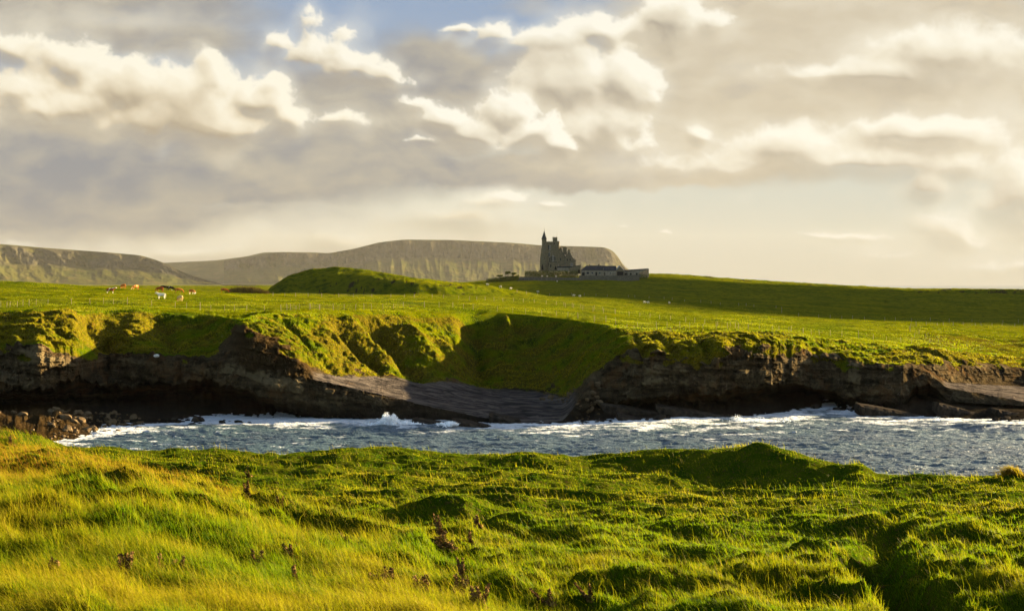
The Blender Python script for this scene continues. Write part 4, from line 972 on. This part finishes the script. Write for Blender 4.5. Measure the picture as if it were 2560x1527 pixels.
bush('small dark wide-headed tree, right of two on the hedge line by the castle', qx(512), qy(598), qy(650), 823, 3.4, 900, name='small_tree', cat='tree')
bush('low dark bush at the left end of the hedge slope', qx(345), qy(632), qy(668), 822, 3.6, 700)
bush('lowest dark bush at the foot of the hedge below the castle', qx(145), qy(742), qy(775), 800, 4.0, 700)
M_HEATH = plain('brown_scrub', (.055, .035, .012), (.12, .085, .02), .6)
def scrub():
    D_ = 455; x0, x1 = xpx(560, D_), xpx(672, D_); b = zpx(738, D_)
    cs = []
    for i in range(22):
        u = (i+.5)/22; top = zpx(np.interp(560+112*u, [560, 580, 610, 640, 672], [731, 718, 714, 716, 728]), D_)
        cs.append(((x1-x0)*u, rng.uniform(-1, 1), (top-b)*.45, .8, 1.6, (top-b)*.55))
    o = leaf_cloud('scrub', cs, 9000, .13, M_HEATH); o.location = (x0, D_, b); tag(o, 'long brown thicket of scrub at the foot of the knoll', 'scrub')
scrub()
hedge('short strip of dark bramble on the brow right of the shed', 2085, 2180, 625, 640, 690, 690, 838, 1.0, 900)

# ---- animals
def skin_mesh(name, pts, edges, rad, sub=1):
    me = bpy.data.meshes.new(name); me.from_pydata(pts, edges, []); o = bpy.data.objects.new(name, me); COL.objects.link(o)
    m = o.modifiers.new('s', 'SKIN'); m.use_smooth_shade = True
    for i, r_ in enumerate(rad): me.skin_vertices[0].data[i].radius = (r_, r_) if not isinstance(r_, tuple) else r_
    me.skin_vertices[0].data[1].use_root = True
    s2 = o.modifiers.new('d', 'SUBSURF'); s2.levels = sub; s2.render_levels = sub
    dg = bpy.context.evaluated_depsgraph_get(); out = bpy.data.meshes.new_from_object(o.evaluated_get(dg)); out.name = name
    bpy.data.objects.remove(o); out.materials.clear(); return out
def cow_mesh(name, grazing, step=0.0):
    P_ = [(-.85,0,1.12),(-.35,0,1.05),(.15,0,1.03),(.52,0,1.10)]; R_ = [.26,.34,.36,.30]; E = [(0,1),(1,2),(2,3)]
    head = [(.85,0,1.0),(1.12,0,.62),(1.28,0,.36),(1.36,0,.14)] if grazing else [(.85,0,1.32),(1.10,0,1.50),(1.32,0,1.42),(1.52,0,1.32)]
    for k, (h, r_) in enumerate(zip(head, (.19,.145,.13,.075))): P_.append(h); R_.append(r_); E.append((3+k, 4+k))
    hd = 5
    for sy in (-1, 1):                                   # ears
        P_.append((head[1][0]-.03, .24*sy, head[1][2]+.06)); R_.append(.03); E.append((hd, len(P_)-1))
    for sy in (-1, 1):
        st = step*sy
        b = len(P_); P_ += [(.50,.19*sy,.72),(.50+st*.4,.19*sy,.40),(.50+st,.19*sy,.10),(.54+st,.19*sy,.02)]; R_ += [.12,.065,.05,.06]; E += [(3,b),(b,b+1),(b+1,b+2),(b+2,b+3)]
        b = len(P_); P_ += [(-.82,.21*sy,.74),(-.74-st*.3,.21*sy,.50),(-.90-st,.21*sy,.38),(-.86-st,.21*sy,.10),(-.80-st,.21*sy,.02)]; R_ += [.15,.09,.06,.05,.06]; E += [(0,b),(b,b+1),(b+1,b+2),(b+2,b+3),(b+3,b+4)]
    b = len(P_); P_ += [(-1.12,0,1.16),(-1.20,0,.80),(-1.19,0,.48)]; R_ += [.05,.025,.045]; E += [(0,b),(b,b+1),(b+1,b+2)]
    b = len(P_); P_ += [(-.55,0,.70)]; R_ += [.09]; E += [(1,b)]
    return skin_mesh(name, P_, E, R_)
ME_GRAZE, ME_STAND, ME_WALK = cow_mesh('cow', True), cow_mesh('cow', False), cow_mesh('cow', True, .12)
def hide(name, a, b, amt, white_legs=False):
    m, t, bs = newmat(name); p = t.new('ShaderNodeTexCoord').outputs['Object']; n = t.noise(p, 1.7, 2, .4)
    c = t.mix(t.step(n, .5+.25*(1-2*amt), .53+.25*(1-2*amt)), rgb(*a), rgb(*b))
    if white_legs:
        q = t.new('ShaderNodeSeparateXYZ'); t.put(q.inputs[0], p); c = t.mix(t.step(q.outputs[2], .58, .48), c, rgb(.7, .62, .5))
    t.put(bs.inputs['Base Color'], c); bs.inputs['Roughness'].default_value = .8; return m
RB, WH, BK, CR, TN = (.21,.055,.016), (.68,.62,.5), (.012,.010,.009), (.50,.34,.15), (.34,.12,.028)
cows = [ # px, foot row, turn (0 = facing right), mesh, hide, label
 (277,733.5,.35,ME_STAND,('a',RB,WH,.35,True),'red and white cow standing with raised head, leftmost of the herd'),
 (308,722.5,2.4,ME_GRAZE,('b',TN,CR,.3,False),'ginger cow on the skyline, second of the herd counted from the left'),
 (338,724.5,-2.2,ME_GRAZE,('c',TN,CR,.5,False),'tan cow with pale rump grazing alone on the skyline'),
 (399,730,3.0,ME_GRAZE,('d',RB,RB,.2,False),'dark red cow grazing just left of the black cow'),
 (411,726,.1,ME_GRAZE,('e',BK,BK,.2,False),'all black cow between the dark red one and the black and white one'),
 (427,728,-.3,ME_GRAZE,('f',BK,WH,.3,False),'black and brown cow with some white on its flank'),
 (447,733,.3,ME_GRAZE,('g',TN,TN,.2,False),'plain ginger cow grazing right of the black cows'),
 (480,735.5,-.6,ME_WALK,('h',TN,TN,.2,True),'big orange-brown cow with white legs grazing apart at the right'),
 (561,731.5,.2,ME_GRAZE,('i',RB,BK,.3,False),'dark brown cow grazing close to the scrub thicket'),
 (402.5,748,3.0,ME_STAND,('j',WH,WH,.2,False),'pure white cow walking below the rest of the herd'),
 (450,753.5,2.3,ME_WALK,('k',CR,TN,.35,False),'cream and ginger cow nearest to the fence')]
for px, y, rz, me, hd, lb in cows:
    P_ = on_land(px, y, 262, 420); o = link('cow', me.copy()); o.data.materials.append(hide('cowhide', *hd[1:])); o.location = P_+Vector((0, 0, -.02)); o.rotation_euler = (0, 0, rz); o.scale = (.95,)*3
    tag(o, lb, 'cow', 'cattle grazing on the clifftop pasture')
def sheep_mesh():
    P_ = [(-.35,0,.62),(-.05,0,.64),(.3,0,.62),(.5,0,.66),(.66,0,.6),(.78,0,.52)]; R_ = [.22,.28,.25,.13,.10,.06]; E = [(i, i+1) for i in range(5)]
    for x in (-.35, .3):
        for sy in (-1, 1):
            b = len(P_); P_ += [(x,.13*sy,.36),(x,.13*sy,.02)]; R_ += [.06,.04]; E += [(0 if x < 0 else 2, b), (b, b+1)]
    return skin_mesh('sheep', P_, E, R_)
ME_SHEEP = sheep_mesh(); ME_SHEEP.materials.append(plain('wool', (.32,.29,.22), (.48,.44,.35), 3, .95))
sh = [((190,790),'white sheep highest on the ridge left of the castle hill'),((355,800),'white sheep between two others on the crest left of the castle'),((482,818),'largest white sheep on the sunlit crest below the castle'),
 ((822,858),'white sheep on the lit brow below the left part of the castle wall'),((1060,722),'lone white sheep on the shaded slope under the castle wall'),((1265,908),'white sheep beside a second one on the sunlit grass below the wall'),((1342,915),'white sheep just right of its neighbour on the sunlit grass'),
 ((2145,993),'white sheep on the edge of the bright field, left of a close pair'),((2190,993),'white sheep on the edge of the bright field, right of a close pair'),((2455,993),'white sheep alone on the bright field towards the right'),
 ((872,655),'white sheep behind the wall under the hedge, left of three'),((935,655),'white sheep behind the wall under the hedge, middle of three'),((1045,657),'white sheep behind the wall under the hedge, right of three')]
for i, ((X, Y), lb) in enumerate(sh):
    P_ = on_land(qx(X), qy(Y), 430, 860) if i < 10 else Vector((xpx(qx(X), 824), 824, zpx(qy(Y+6), 824)))
    o = link('sheep', ME_SHEEP); o.location = P_; o.rotation_euler = (0, 0, [0.2, 2.8, .5, 3.3, 1.0][i % 5]); o.scale = (1.0,)*3; tag(o, lb, 'sheep', 'sheep around the castle hill')

# ---- fences
bm = bmesh.new(); bm_tube(bm, [(-.25, .055), (.95, .05), (1.05, .05), (1.12, .02)], 0, 0, 6); PM = bpy.data.meshes.new('post'); bmesh.ops.recalc_face_normals(bm, faces=bm.faces); bm.to_mesh(PM); bm.free(); PM.materials.append(M_POST)
def fence(label, pts, dmin, dmax, big=(), hs=1.0, group='wire fences across the pasture'):
    P_ = [on_land(px, y, dmin, dmax) for px, y in pts]
    ok = [P_[0]]
    for p in P_[1:]:
        ok.append(Vector((p.x, ok[-1].y*.35+p.y*.65, 0)))
    P_ = [Vector((p.x, p.y, sample_land(1280+F*p.x/p.y, p.y))) for p in ok]
    o = empty('fence', P_[0], 0, label, 'fence', group)
    for i, p in enumerate(P_):
        q = bpy.data.objects.new('post', PM); COL.objects.link(q); q.parent = o; q.location = p-P_[0]; s = hs*rng.uniform(.92, 1.1)*(1.3 if i in big else 1)
        w = p.y/320*(1.5 if i in big else 1.0); q.scale = (w, w, s); q.rotation_euler = (rng.normal(0, .03), rng.normal(0, .05), rng.uniform(0, 3))
    bm = bmesh.new()
    for a, b in zip(P_[:-1], P_[1:]):
        if (b-a).length > 25: continue
        for h in (.35, .65, .95):
            A = a-P_[0]+Vector((0, 0, h*hs)); B = b-P_[0]+Vector((0, 0, h*hs)); r_ = .003
            v = [bm.verts.new(A+Vector(d)) for d in ((0, 0, r_), (0, r_, -r_), (0, -r_, -r_))]+[bm.verts.new(B+Vector(d)) for d in ((0, 0, r_), (0, r_, -r_), (0, -r_, -r_))]
            for k in range(3): bm.faces.new((v[k], v[(k+1) % 3], v[3+(k+1) % 3], v[3+k]))
    bm_obj('wire', bm, M_WIRE, o)
z4 = lambda L: [(.3457*X, 740+.3457*Y) for X, Y in L]; z5 = lambda L: [(700+.3457*X, 740+.3457*Y) for X, Y in L]; z6 = lambda L: [(1400+.4662*X, 740+.4662*Y) for X, Y in L]
fence('fence of pale posts along the cliff edge behind the left coves', z4([(5,82),(48,82),(80,80),(140,75),(175,72),(217,68),(268,65),(397,58),(527,55),(643,57),(749,58),(845,58),(935,55),(1079,70),(1205,82),(1296,97),(1421,107),(1533,102),(1629,105),(1712,106),(1803,102),(1895,107),(1985,105),(2080,102),(2162,98),(2234,102),(2325,97),(2418,97)])
 +z5([(53,103),(135,100),(210,100),(299,100),(392,97),(476,97),(550,96),(609,97),(668,96),(747,95),(831,88),(905,82),(1060,75),(1151,82),(1247,85),(1327,97),(1398,100),(1570,115),(1683,122),(1777,135),(1895,145),(1999,152),(2083,152),(2156,165),(2284,187),(2360,195),(2432,205)])
 , 236, 400, (12, 16, 40))
fence('fence of pale posts along the cliff edge above the right-hand headland', z6([(97,125),(190,140),(248,142),(300,152),(435,172),(507,170),(580,172),(650,175),(700,182),(778,197),(845,202),(898,202),(960,204),(1010,202)]), 236, 330)
fence('long post and wire fence crossing the middle of the bright field', z5([(-50,4),(20,5),(110,6),(210,6),(310,7),(430,7),(560,8),(680,9),(800,10),(900,11),(970,13),(1100,16),(1180,19),(1292,24),(1360,31),(1423,31),(1483,33),(1547,38),(1612,39),(1690,41),(1760,48),(1840,51),(1925,60),(2000,69),(2053,75),(2127,88),(2180,92),(2275,105),(2344,118),(2430,125)])
 +z6([(20,57),(75,68),(128,78),(183,85),(238,95),(300,99),(372,108),(430,113),(483,120),(535,126),(600,133),(687,143),(735,148),(785,156),(865,164),(920,170),(957,175),(1022,182),(1073,191),(1143,205),(1175,209),(1225,218),(1240,219),(1305,223),(1348,229),(1390,235),(1450,240),(1512,244),(1600,245),(1680,246),(1750,246),(1810,247),(1870,247),(1940,246),(1995,244)]), 270, 520, (51, 52, 53, 58))
fence('fence of small posts along the shaded foot of the castle hill', z6([(-230,-12),(-180,-8),(-120,-6),(-60,-4),(0,-3),(60,-2),(130,-1),(190,0),(250,2),(365,6),(400,9),(480,15),(560,22),(605,27),(675,33),(760,38),(815,45),(870,48),(955,53),(1000,58),(1047,61),(1163,70),(1205,74),(1288,110),(1340,112),(1393,116),(1450,120),(1510,123),(1567,124),(1630,126),(1740,131),(1800,132),(1860,133),(1960,134),(2080,136),(2200,137),(2330,138),(2440,139)]), 430, 640)
fence('short fence running down the corner of the field at the right', z6([(1910,165),(1925,178),(1940,190),(1955,203),(1970,216),(1983,228),(1995,240)]), 270, 480)
fence('fence of tiny posts along the far edge of the rough ground at the right', z6([(1910,155),(1960,155),(2000,154),(2050,155),(2100,156),(2150,156),(2200,157),(2250,158),(2300,159),(2360,160),(2420,161),(2480,162)]), 300, 520)
fence('few stray posts on the tip of the right headland', z6([(360,243),(400,243),(520,241),(595,240)]), 236, 262, (), .6)

# ---- rocks
def rock_mesh(seed, flat=.7, jag=.28):
    bm = bmesh.new(); bmesh.ops.create_icosphere(bm, subdivisions=3, radius=.5); r_ = np.random.default_rng(seed)
    pl = [Vector(r_.normal(size=3)).normalized() for _ in range(9)]; dd = r_.uniform(.26, .44, 9)
    for v in bm.verts:
        c = v.co.copy()
        for n_, k in zip(pl, dd):
            s = c.dot(n_)-k
            if s > 0: c -= n_*s*.92
        v.co = c*Vector((1.0, .85, flat))
        v.co += v.co.normalized()*r_.uniform(-.012, .012)
    me = bpy.data.meshes.new('boulder'); bm.to_mesh(me); bm.free(); return me
M_ROCKB = stone('shore_stone', (.05, .034, .018), (.14, .098, .055), (.085, .062, .036), .5); M_ROCKD = plain('wet_rock', (.012, .010, .008), (.045, .036, .027), 1.2, .45, .2)
RMB = [rock_mesh(i) for i in range(6)]; RMD = [rock_mesh(i+20, .6) for i in range(5)]
for m_ in RMB: m_.materials.append(M_ROCKB)
for m_ in RMD: m_.materials.append(M_ROCKD)
def grid_at(px, t_):
    j = int(np.clip(round((px-PX[0])/(PX[1]-PX[0])), 0, NC-1)); return Vector((float(np.interp(t_, tpar, Pc[:, j, 0])), float(np.interp(t_, tpar, Pc[:, j, 1])), float(np.interp(t_, tpar, Pc[:, j, 2]))))
def boulder(me_list, i, p, s, label, group, cat='boulder'):
    o = link('boulder', me_list[i % len(me_list)]); o.location = p+Vector((0, 0, s*.12)); o.scale = (s*rng.uniform(.8, 1.3), s*rng.uniform(.8, 1.2), s*rng.uniform(.7, 1.1)); o.rotation_euler = (rng.normal(0, .2), rng.normal(0, .2), rng.uniform(0, 6)); tag(o, label, cat, group)
for i in range(150):
    px = rng.uniform(120, 350) if i % 5 else rng.uniform(-30, 420); t_ = rng.uniform(1.0, 1.75)*(1 if px < 340 else .85); boulder(RMB, i, grid_at(px, max(t_, .95)), rng.choice([.4, .55, .8, 1.1, 1.5], p=[.25, .3, .25, .14, .06]), 'sunlit brown boulder in the heap on the beach of the left cove', 'boulders on the beach of the left cove')
for i in range(75):
    px = rng.uniform(1350, 1500); t_ = rng.uniform(5.75, 6.1) if px < 1440 else rng.uniform(1.0, 5.3); boulder(RMB, i, grid_at(px, t_), rng.choice([.35, .5, .8, 1.3], p=[.35, .35, .2, .1]), 'grey boulder in the scree between the sloping slab and the right cliff', 'scree beside the slab')
for i in range(90):
    px = rng.choice([rng.uniform(380, 640), rng.uniform(1480, 1800), rng.uniform(1800, 2300), rng.uniform(2340, 2570)]); boulder(RMD, i, grid_at(px, rng.uniform(.7, 1.5)), rng.choice([.5, .9, 1.5, 2.2], p=[.35, .35, .2, .1]), 'wet dark boulder at the waterline under the cliffs', 'wet boulders at the waterline')
# tilted ledges that stand in the surf
def ledge(label, px0, y0, px1, y1, D_, depth, thick, seed):
    """a long tilted bed of rock: near top edge runs from (px0,y0) down to (px1,y1)"""
    a = pt(px0, y0, D_); b = pt(px1, y1, D_); n = 60; k = 10; r0 = seed*13.7
    bm = bmesh.new(); L = (b-a).length; grid = []
    for i in range(n):
        u = i/(n-1); c = a.lerp(b, u); taper = min(1, (1-u)*7+.25, u*9+.35); row = []
        jag = .45*float(pnoise(np.array([u*L/1.6+r0]), np.array([seed*1.0]), 5)[0])+.2*round(2*float(pnoise(np.array([u*L/.7+r0]), np.array([seed+2.0]), 6)[0]))
        for j in range(k):
            w = j/(k-1)*2*math.pi; cw, sw = math.cos(w), math.sin(w); q = lambda s: math.copysign(abs(s)**.35, s)
            y = depth*.5*(1+q(cw))*taper+jag*(cw < 0)*.6; z = thick*.5*(q(sw)-1)*taper-.12*abs(jag)
            row.append(bm.verts.new((c.x-a.x, y, c.z-a.z+z+.05*float(pnoise(np.array([u*L*2+j]), np.array([r0]), 8)[0]))))
        grid.append(row)
    for i in range(n-1):
        for j in range(k): bm.faces.new((grid[i][j], grid[i+1][j], grid[i+1][(j+1) % k], grid[i][(j+1) % k]))
    bm.faces.new(grid[0]); bm.faces.new(grid[-1][::-1])
    o = bm_obj('rock_ledge', bm, M_ROCKD); o.location = a; tag(o, label, 'rock')
ledge('dark tilted rock ledge with surf pouring off its left end below the slab', 1030, 1046, 1132, 1062, 193, 4, 2.6, 1)
ledge('long black wedge of rock running into the surf below the slab', 1130, 1046, 1270, 1076, 191, 4, 3.0, 2)
ledge('thin dark ledge under the front corner of the sloping slab', 1222, 1033, 1302, 1052, 196, 5, 2.6, 3)
ledge('low black reef breaking the water between the slab and the right cliff', 1412, 1048, 1475, 1056, 199, 6, 1.6, 4)
ledge('flat dark ledge sliding into the foam at the foot of the right cliff', 1545, 1036, 1634, 1057, 200, 6, 2.2, 5)
ledge('long stepped ledge under the banded part of the right cliff', 1500, 1005, 1700, 1040, 206, 5, 2.0, 6)
ledge('sloping ledge dropping from the cliff towards the breaking wave', 1640, 1012, 1838, 1043, 205, 6, 1.8, 7)
ledge('slim black reef alone in the foam of the open bay', 1890, 1070, 1992, 1083, 189, 3, .8, 8)
ledge('broad tilted rock bed below the sea cave at the right', 2150, 1010, 2345, 1044, 207, 7, 2.4, 9)
ledge('massive slanting rock slab standing in the surf at the right', 2348, 1006, 2502, 1046, 206, 6, 3.6, 10)
ledge('blunt dark rock at the right edge of the surf', 2498, 1024, 2600, 1040, 204, 6, 3.0, 11)
ledge('little black rock ledge at the waterline of the left cove', 498, 1062, 545, 1069, 193, 2.5, 1.2, 12)
ledge('dark shelf of rock across the back of the left beach', 60, 1016, 400, 1040, 206, 6, 1.2, 13)
o = link('boulder', RMB[2].copy()); o.data.materials.clear(); o.data.materials.append(plain('pale_stone', (.42, .42, .38), (.6, .6, .55), 3)); o.location = pt(391, 889, 214.2); o.scale = (.9, .7, .8); tag(o, 'single pale boulder on the dark cliff edge of the left cove', 'boulder')

# ---- spray where waves hit the rock
M_SPRAY = plain('spray', (.80, .82, .84), (.88, .9, .92), 3, .6)
def spray(label, jets, D_, seed):
    r_ = np.random.default_rng(seed); cs = []; b = pt(jets[0][0], 1062, D_)
    Vs, Fs = [], []
    for (px, yt, w, n) in jets:
        base = pt(px, 1062, D_); H = zpx(yt, D_)-base.z
        for _ in range(n):
            u = r_.random()**1.5; x = base.x+r_.normal(0, w*(.35+.5*u)); y = D_+r_.normal(0, .6); z = base.z+H*u*(1-.5*min(1, ((x-base.x)/w)**2)); s = r_.uniform(.05, .16)*(1.3-u)
            c = np.array([x, y, z]); k = len(Vs); Vs += list(c+s*r_.normal(size=(4, 3))); Fs += [(k, k+1, k+2), (k, k+2, k+3), (k, k+3, k+1), (k+1, k+3, k+2)]
    me = quads_mesh('spray', np.array(Vs), np.array(Fs), False); tag(link('spray', me, M_SPRAY), label, 'spray', kind='stuff')
spray('white plume of spray thrown up against the dark wall below the slab', [(966,1030,.7,1500),(984,1034,.6,1300),(972,1050,1.9,1300),(1016,1050,.9,600),(1035,1057,1.3,400)], 193, 3)
spray('white spray pouring over the low ledge in the surf', [(1128,1054,.7,500),(1117,1060,.8,350),(1105,1064,.9,250)], 190, 4)
spray('fine white spray breaking over the rocks at the right', [(1845,1036,1.2,600),(1900,1040,1.4,450),(1700,1046,1.0,400),(1955,1042,1.6,300),(1345,1062,1.0,300),(2345,1040,.9,300)], 200, 5)

# ---- dead dock plants standing in the near grass
M_DOCK = plain('dead_seed_head', (.065, .036, .014), (.18, .11, .045), 8); M_STALK = plain('dead_stalk', (.11, .055, .02), (.2, .11, .04), 6)
def dock(px, y, hpx, wide, label, seed):
    r_ = np.random.default_rng(seed)
    ds = np.linspace(14, 52, 900); hit = np.where(fore_z(xpx(px, ds), ds) >= CH-(y-HY)*ds/F)[0]; d = float(ds[hit[0]]) if len(hit) else 45.0
    x = xpx(px, d); b = Vector((x, d, float(fore_z(np.array([x]), np.array([d]))[0])-.05)); H = hpx*d/F*.95+.10
    o = empty('dock_plant', b, 0, label, 'plant', 'dead dock plants in the near grass'); bm = bmesh.new(); ns = 2 if wide < 1.3 else 4; tops = []
    for k in range(ns):
        tx_, ty_ = r_.normal(-.05, .09*wide), r_.normal(0, .06*wide); h = H*r_.uniform(.7, 1.0) if k else H; tops.append((tx_, ty_, h))
        q = .006; bm_prism(bm, [(-q, 0), (q, 0), (tx_+q*.6, h), (tx_-q*.6, h)], -q, q)
    bm_obj('stalk', bm, M_STALK, o)
    cs = []
    for tx_, ty_, h in tops:
        for u in np.linspace(.35, 1, 7): cs.append((tx_*u, ty_*u, h*u, .042*wide*(1.3-u*.8), .042*wide*(1.3-u*.8), h*.07))
    leaf_cloud('seed_head', cs, int(300*ns*.7), .020, M_DOCK, o, r_)
    leaf_cloud('withered_leaf', [(0, 0, H*.2, .09*wide, .09*wide, H*.16)], 26, .045, M_DOCK, o, r_)
for i, a in enumerate([
 (619,1246,36,1.0,'slim dead dock standing alone in green grass left of centre'),(1106,1350,54,1.1,'tall dead dock with two tiers, right of the centre'),(1197,1318,22,.9,'short dead dock just right of the tall one'),
 (733,1402,36,.9,'thin upright dead dock above a dark hollow'),(641,1424,40,1.0,'dead dock leaning beside the dark hollow'),(311,1436,50,1.5,'bushy dead dock with a wide foot at the lower left'),
 (134,1438,34,1.5,'broad ragged dead dock near the lower left corner'),(410,1434,36,1.2,'dead dock leaning left, paired with a shorter one'),(450,1434,30,.9,'short dead dock right beside the leaning one'),
 (742,1468,42,1.1,'dead dock at the lower edge of the dark hollow'),(972,1472,48,1.8,'stout grey-brown dead dock with a rounded head'),(945,1474,32,1.3,'small dead dock tucked against the stout one'),
 (1066,1500,58,2.0,'biggest dead dock, wide and pale, near the bottom centre'),(1146,1500,52,1.3,'pointed dead dock right of the biggest one'),(1160,1452,52,.8,'tall thin dead dock stalk behind the pointed one'),
 (1128,1378,34,1.7,'low clump of dead dock below the tall two-tiered one'),(1196,1527,52,1.6,'dead dock cut by the bottom edge of the view'),(702,1270,22,.8,'tiny dead dock in the bright grass left of centre'),
 (872,1362,20,.9,'tiny dead dock on the crest of a hummock'),(1178,1356,22,.9,'small dead dock beside the low clump'),(28,1112,18,1.2,'little dead dock on the rim of the bank at far left'),
 (1375,1510,30,1.1,'dead dock low in the yellow grass at the bottom, right of centre'),(1480,1500,34,.9,'upright dead dock in the yellow grass right of the low one'),(625,1192,12,.8,'far tiny dead dock in the smooth green grass')]): dock(*a, seed=500+i)
def tuft(px, d, label, h, n, w, dryv, rusv):
    x = xpx(px, d)+rng.normal(0, w, n); y = d+rng.normal(0, w*.7, n); z = fore_z(x, y)
    me = blades('grass_tuft', x, y, z-.03, rng.uniform(.5, 1.1, n)*h, np.full(n, .02), rng.normal(-.5, .35, n), rng.normal(0, .4, n), np.full(n, dryv), rng.random(n), np.full(n, rusv)); tag(link('grass_tuft', me, M_GRASS), label, 'grass tuft')
tuft(2540, 43.0, 'orange-brown tussock on the rim at the right edge', .38, 900, .20, 1.0, .5)
tuft(1893, 49.5, 'wispy pale tuft on the peak of the dark mound', .22, 700, .45, .9, .0)

# ---- the bank of cloud, out of view to the right, whose shadow lies on the castle hill
def shadow_cloud():
    zc = 425.0; k = (zc-14)/SV.z
    lim = [(1150,540),(1290,580),(1420,595),(1560,560),(1640,540),(1760,505),(1900,470),(2060,452),(2250,470),(2560,500),(3000,520),(3400,560)]   # near edge of the shade
    fa = [(3400,980),(2560,965),(2250,935),(1900,870),(1700,845),(1500,838),(1300,836),(1150,830)]
    P_ = [(xpx(p, d), d) for p, d in lim+fa]
    n = 96; ring = []
    seg = [0]
    for a, b in zip(P_, P_[1:]+P_[:1]): seg.append(seg[-1]+math.dist(a, b))
    for i in range(n):
        s = seg[-1]*i/n; j = max(q for q in range(len(P_)) if seg[q] <= s); u = (s-seg[j])/(seg[j+1]-seg[j]); a, b = P_[j], (P_+P_[:1])[j+1]; ring.append(((a[0]+(b[0]-a[0])*u), (a[1]+(b[1]-a[1])*u)))
    ring = np.array(ring); c = ring.mean(0); bm = bmesh.new(); rows_ = []
    for f, z in ((0.02, 9), (.45, 9), (.8, 7), (.96, 3), (1.0, 0), (.96, -3), (.8, -5), (.45, -6), (.02, -6)):
        R_ = c+(ring-c)*f; nz_ = fbm(R_[:, 0]/60, R_[:, 1]/60, 900, 3)
        rows_.append([bm.verts.new((x+SV.x*k, y+SV.y*k, zc+z*(1+.7*q))) for (x, y), q in zip(R_, nz_)])
    for a, b in zip(rows_[:-1], rows_[1:]):
        for i in range(n): bm.faces.new((a[i], a[(i+1) % n], b[(i+1) % n], b[i]))
    bm.faces.new(rows_[0]); bm.faces.new(rows_[-1][::-1])
    o = bm_obj('cloud', bm, plain('cloud', (.8, .8, .8), (.85, .85, .85), .01), None, True); tag(o, 'low bank of cloud shading the castle hill', 'cloud', kind='structure')
shadow_cloud()
# ---------------------------------------------------------------- sea haze
def haze():
    bm = bmesh.new(); bm_box(bm, -9500, 9500, -300, 11600, -4.0, 405.0)
    m = bpy.data.materials.new('haze'); m.use_nodes = True; t = NT(m.node_tree); t.n.clear()
    v = t.new('ShaderNodeVolumePrincipled'); v.inputs['Color'].default_value = (.92, .90, .88, 1); v.inputs['Density'].default_value = 7.4e-6; v.inputs['Anisotropy'].default_value = 0.0
    o = t.new('ShaderNodeOutputMaterial'); t.l.new(v.outputs[0], o.inputs['Volume'])
    tag(bm_obj('haze', bm, m), 'thin sea haze veiling the mountains', 'haze', kind='stuff')
haze()
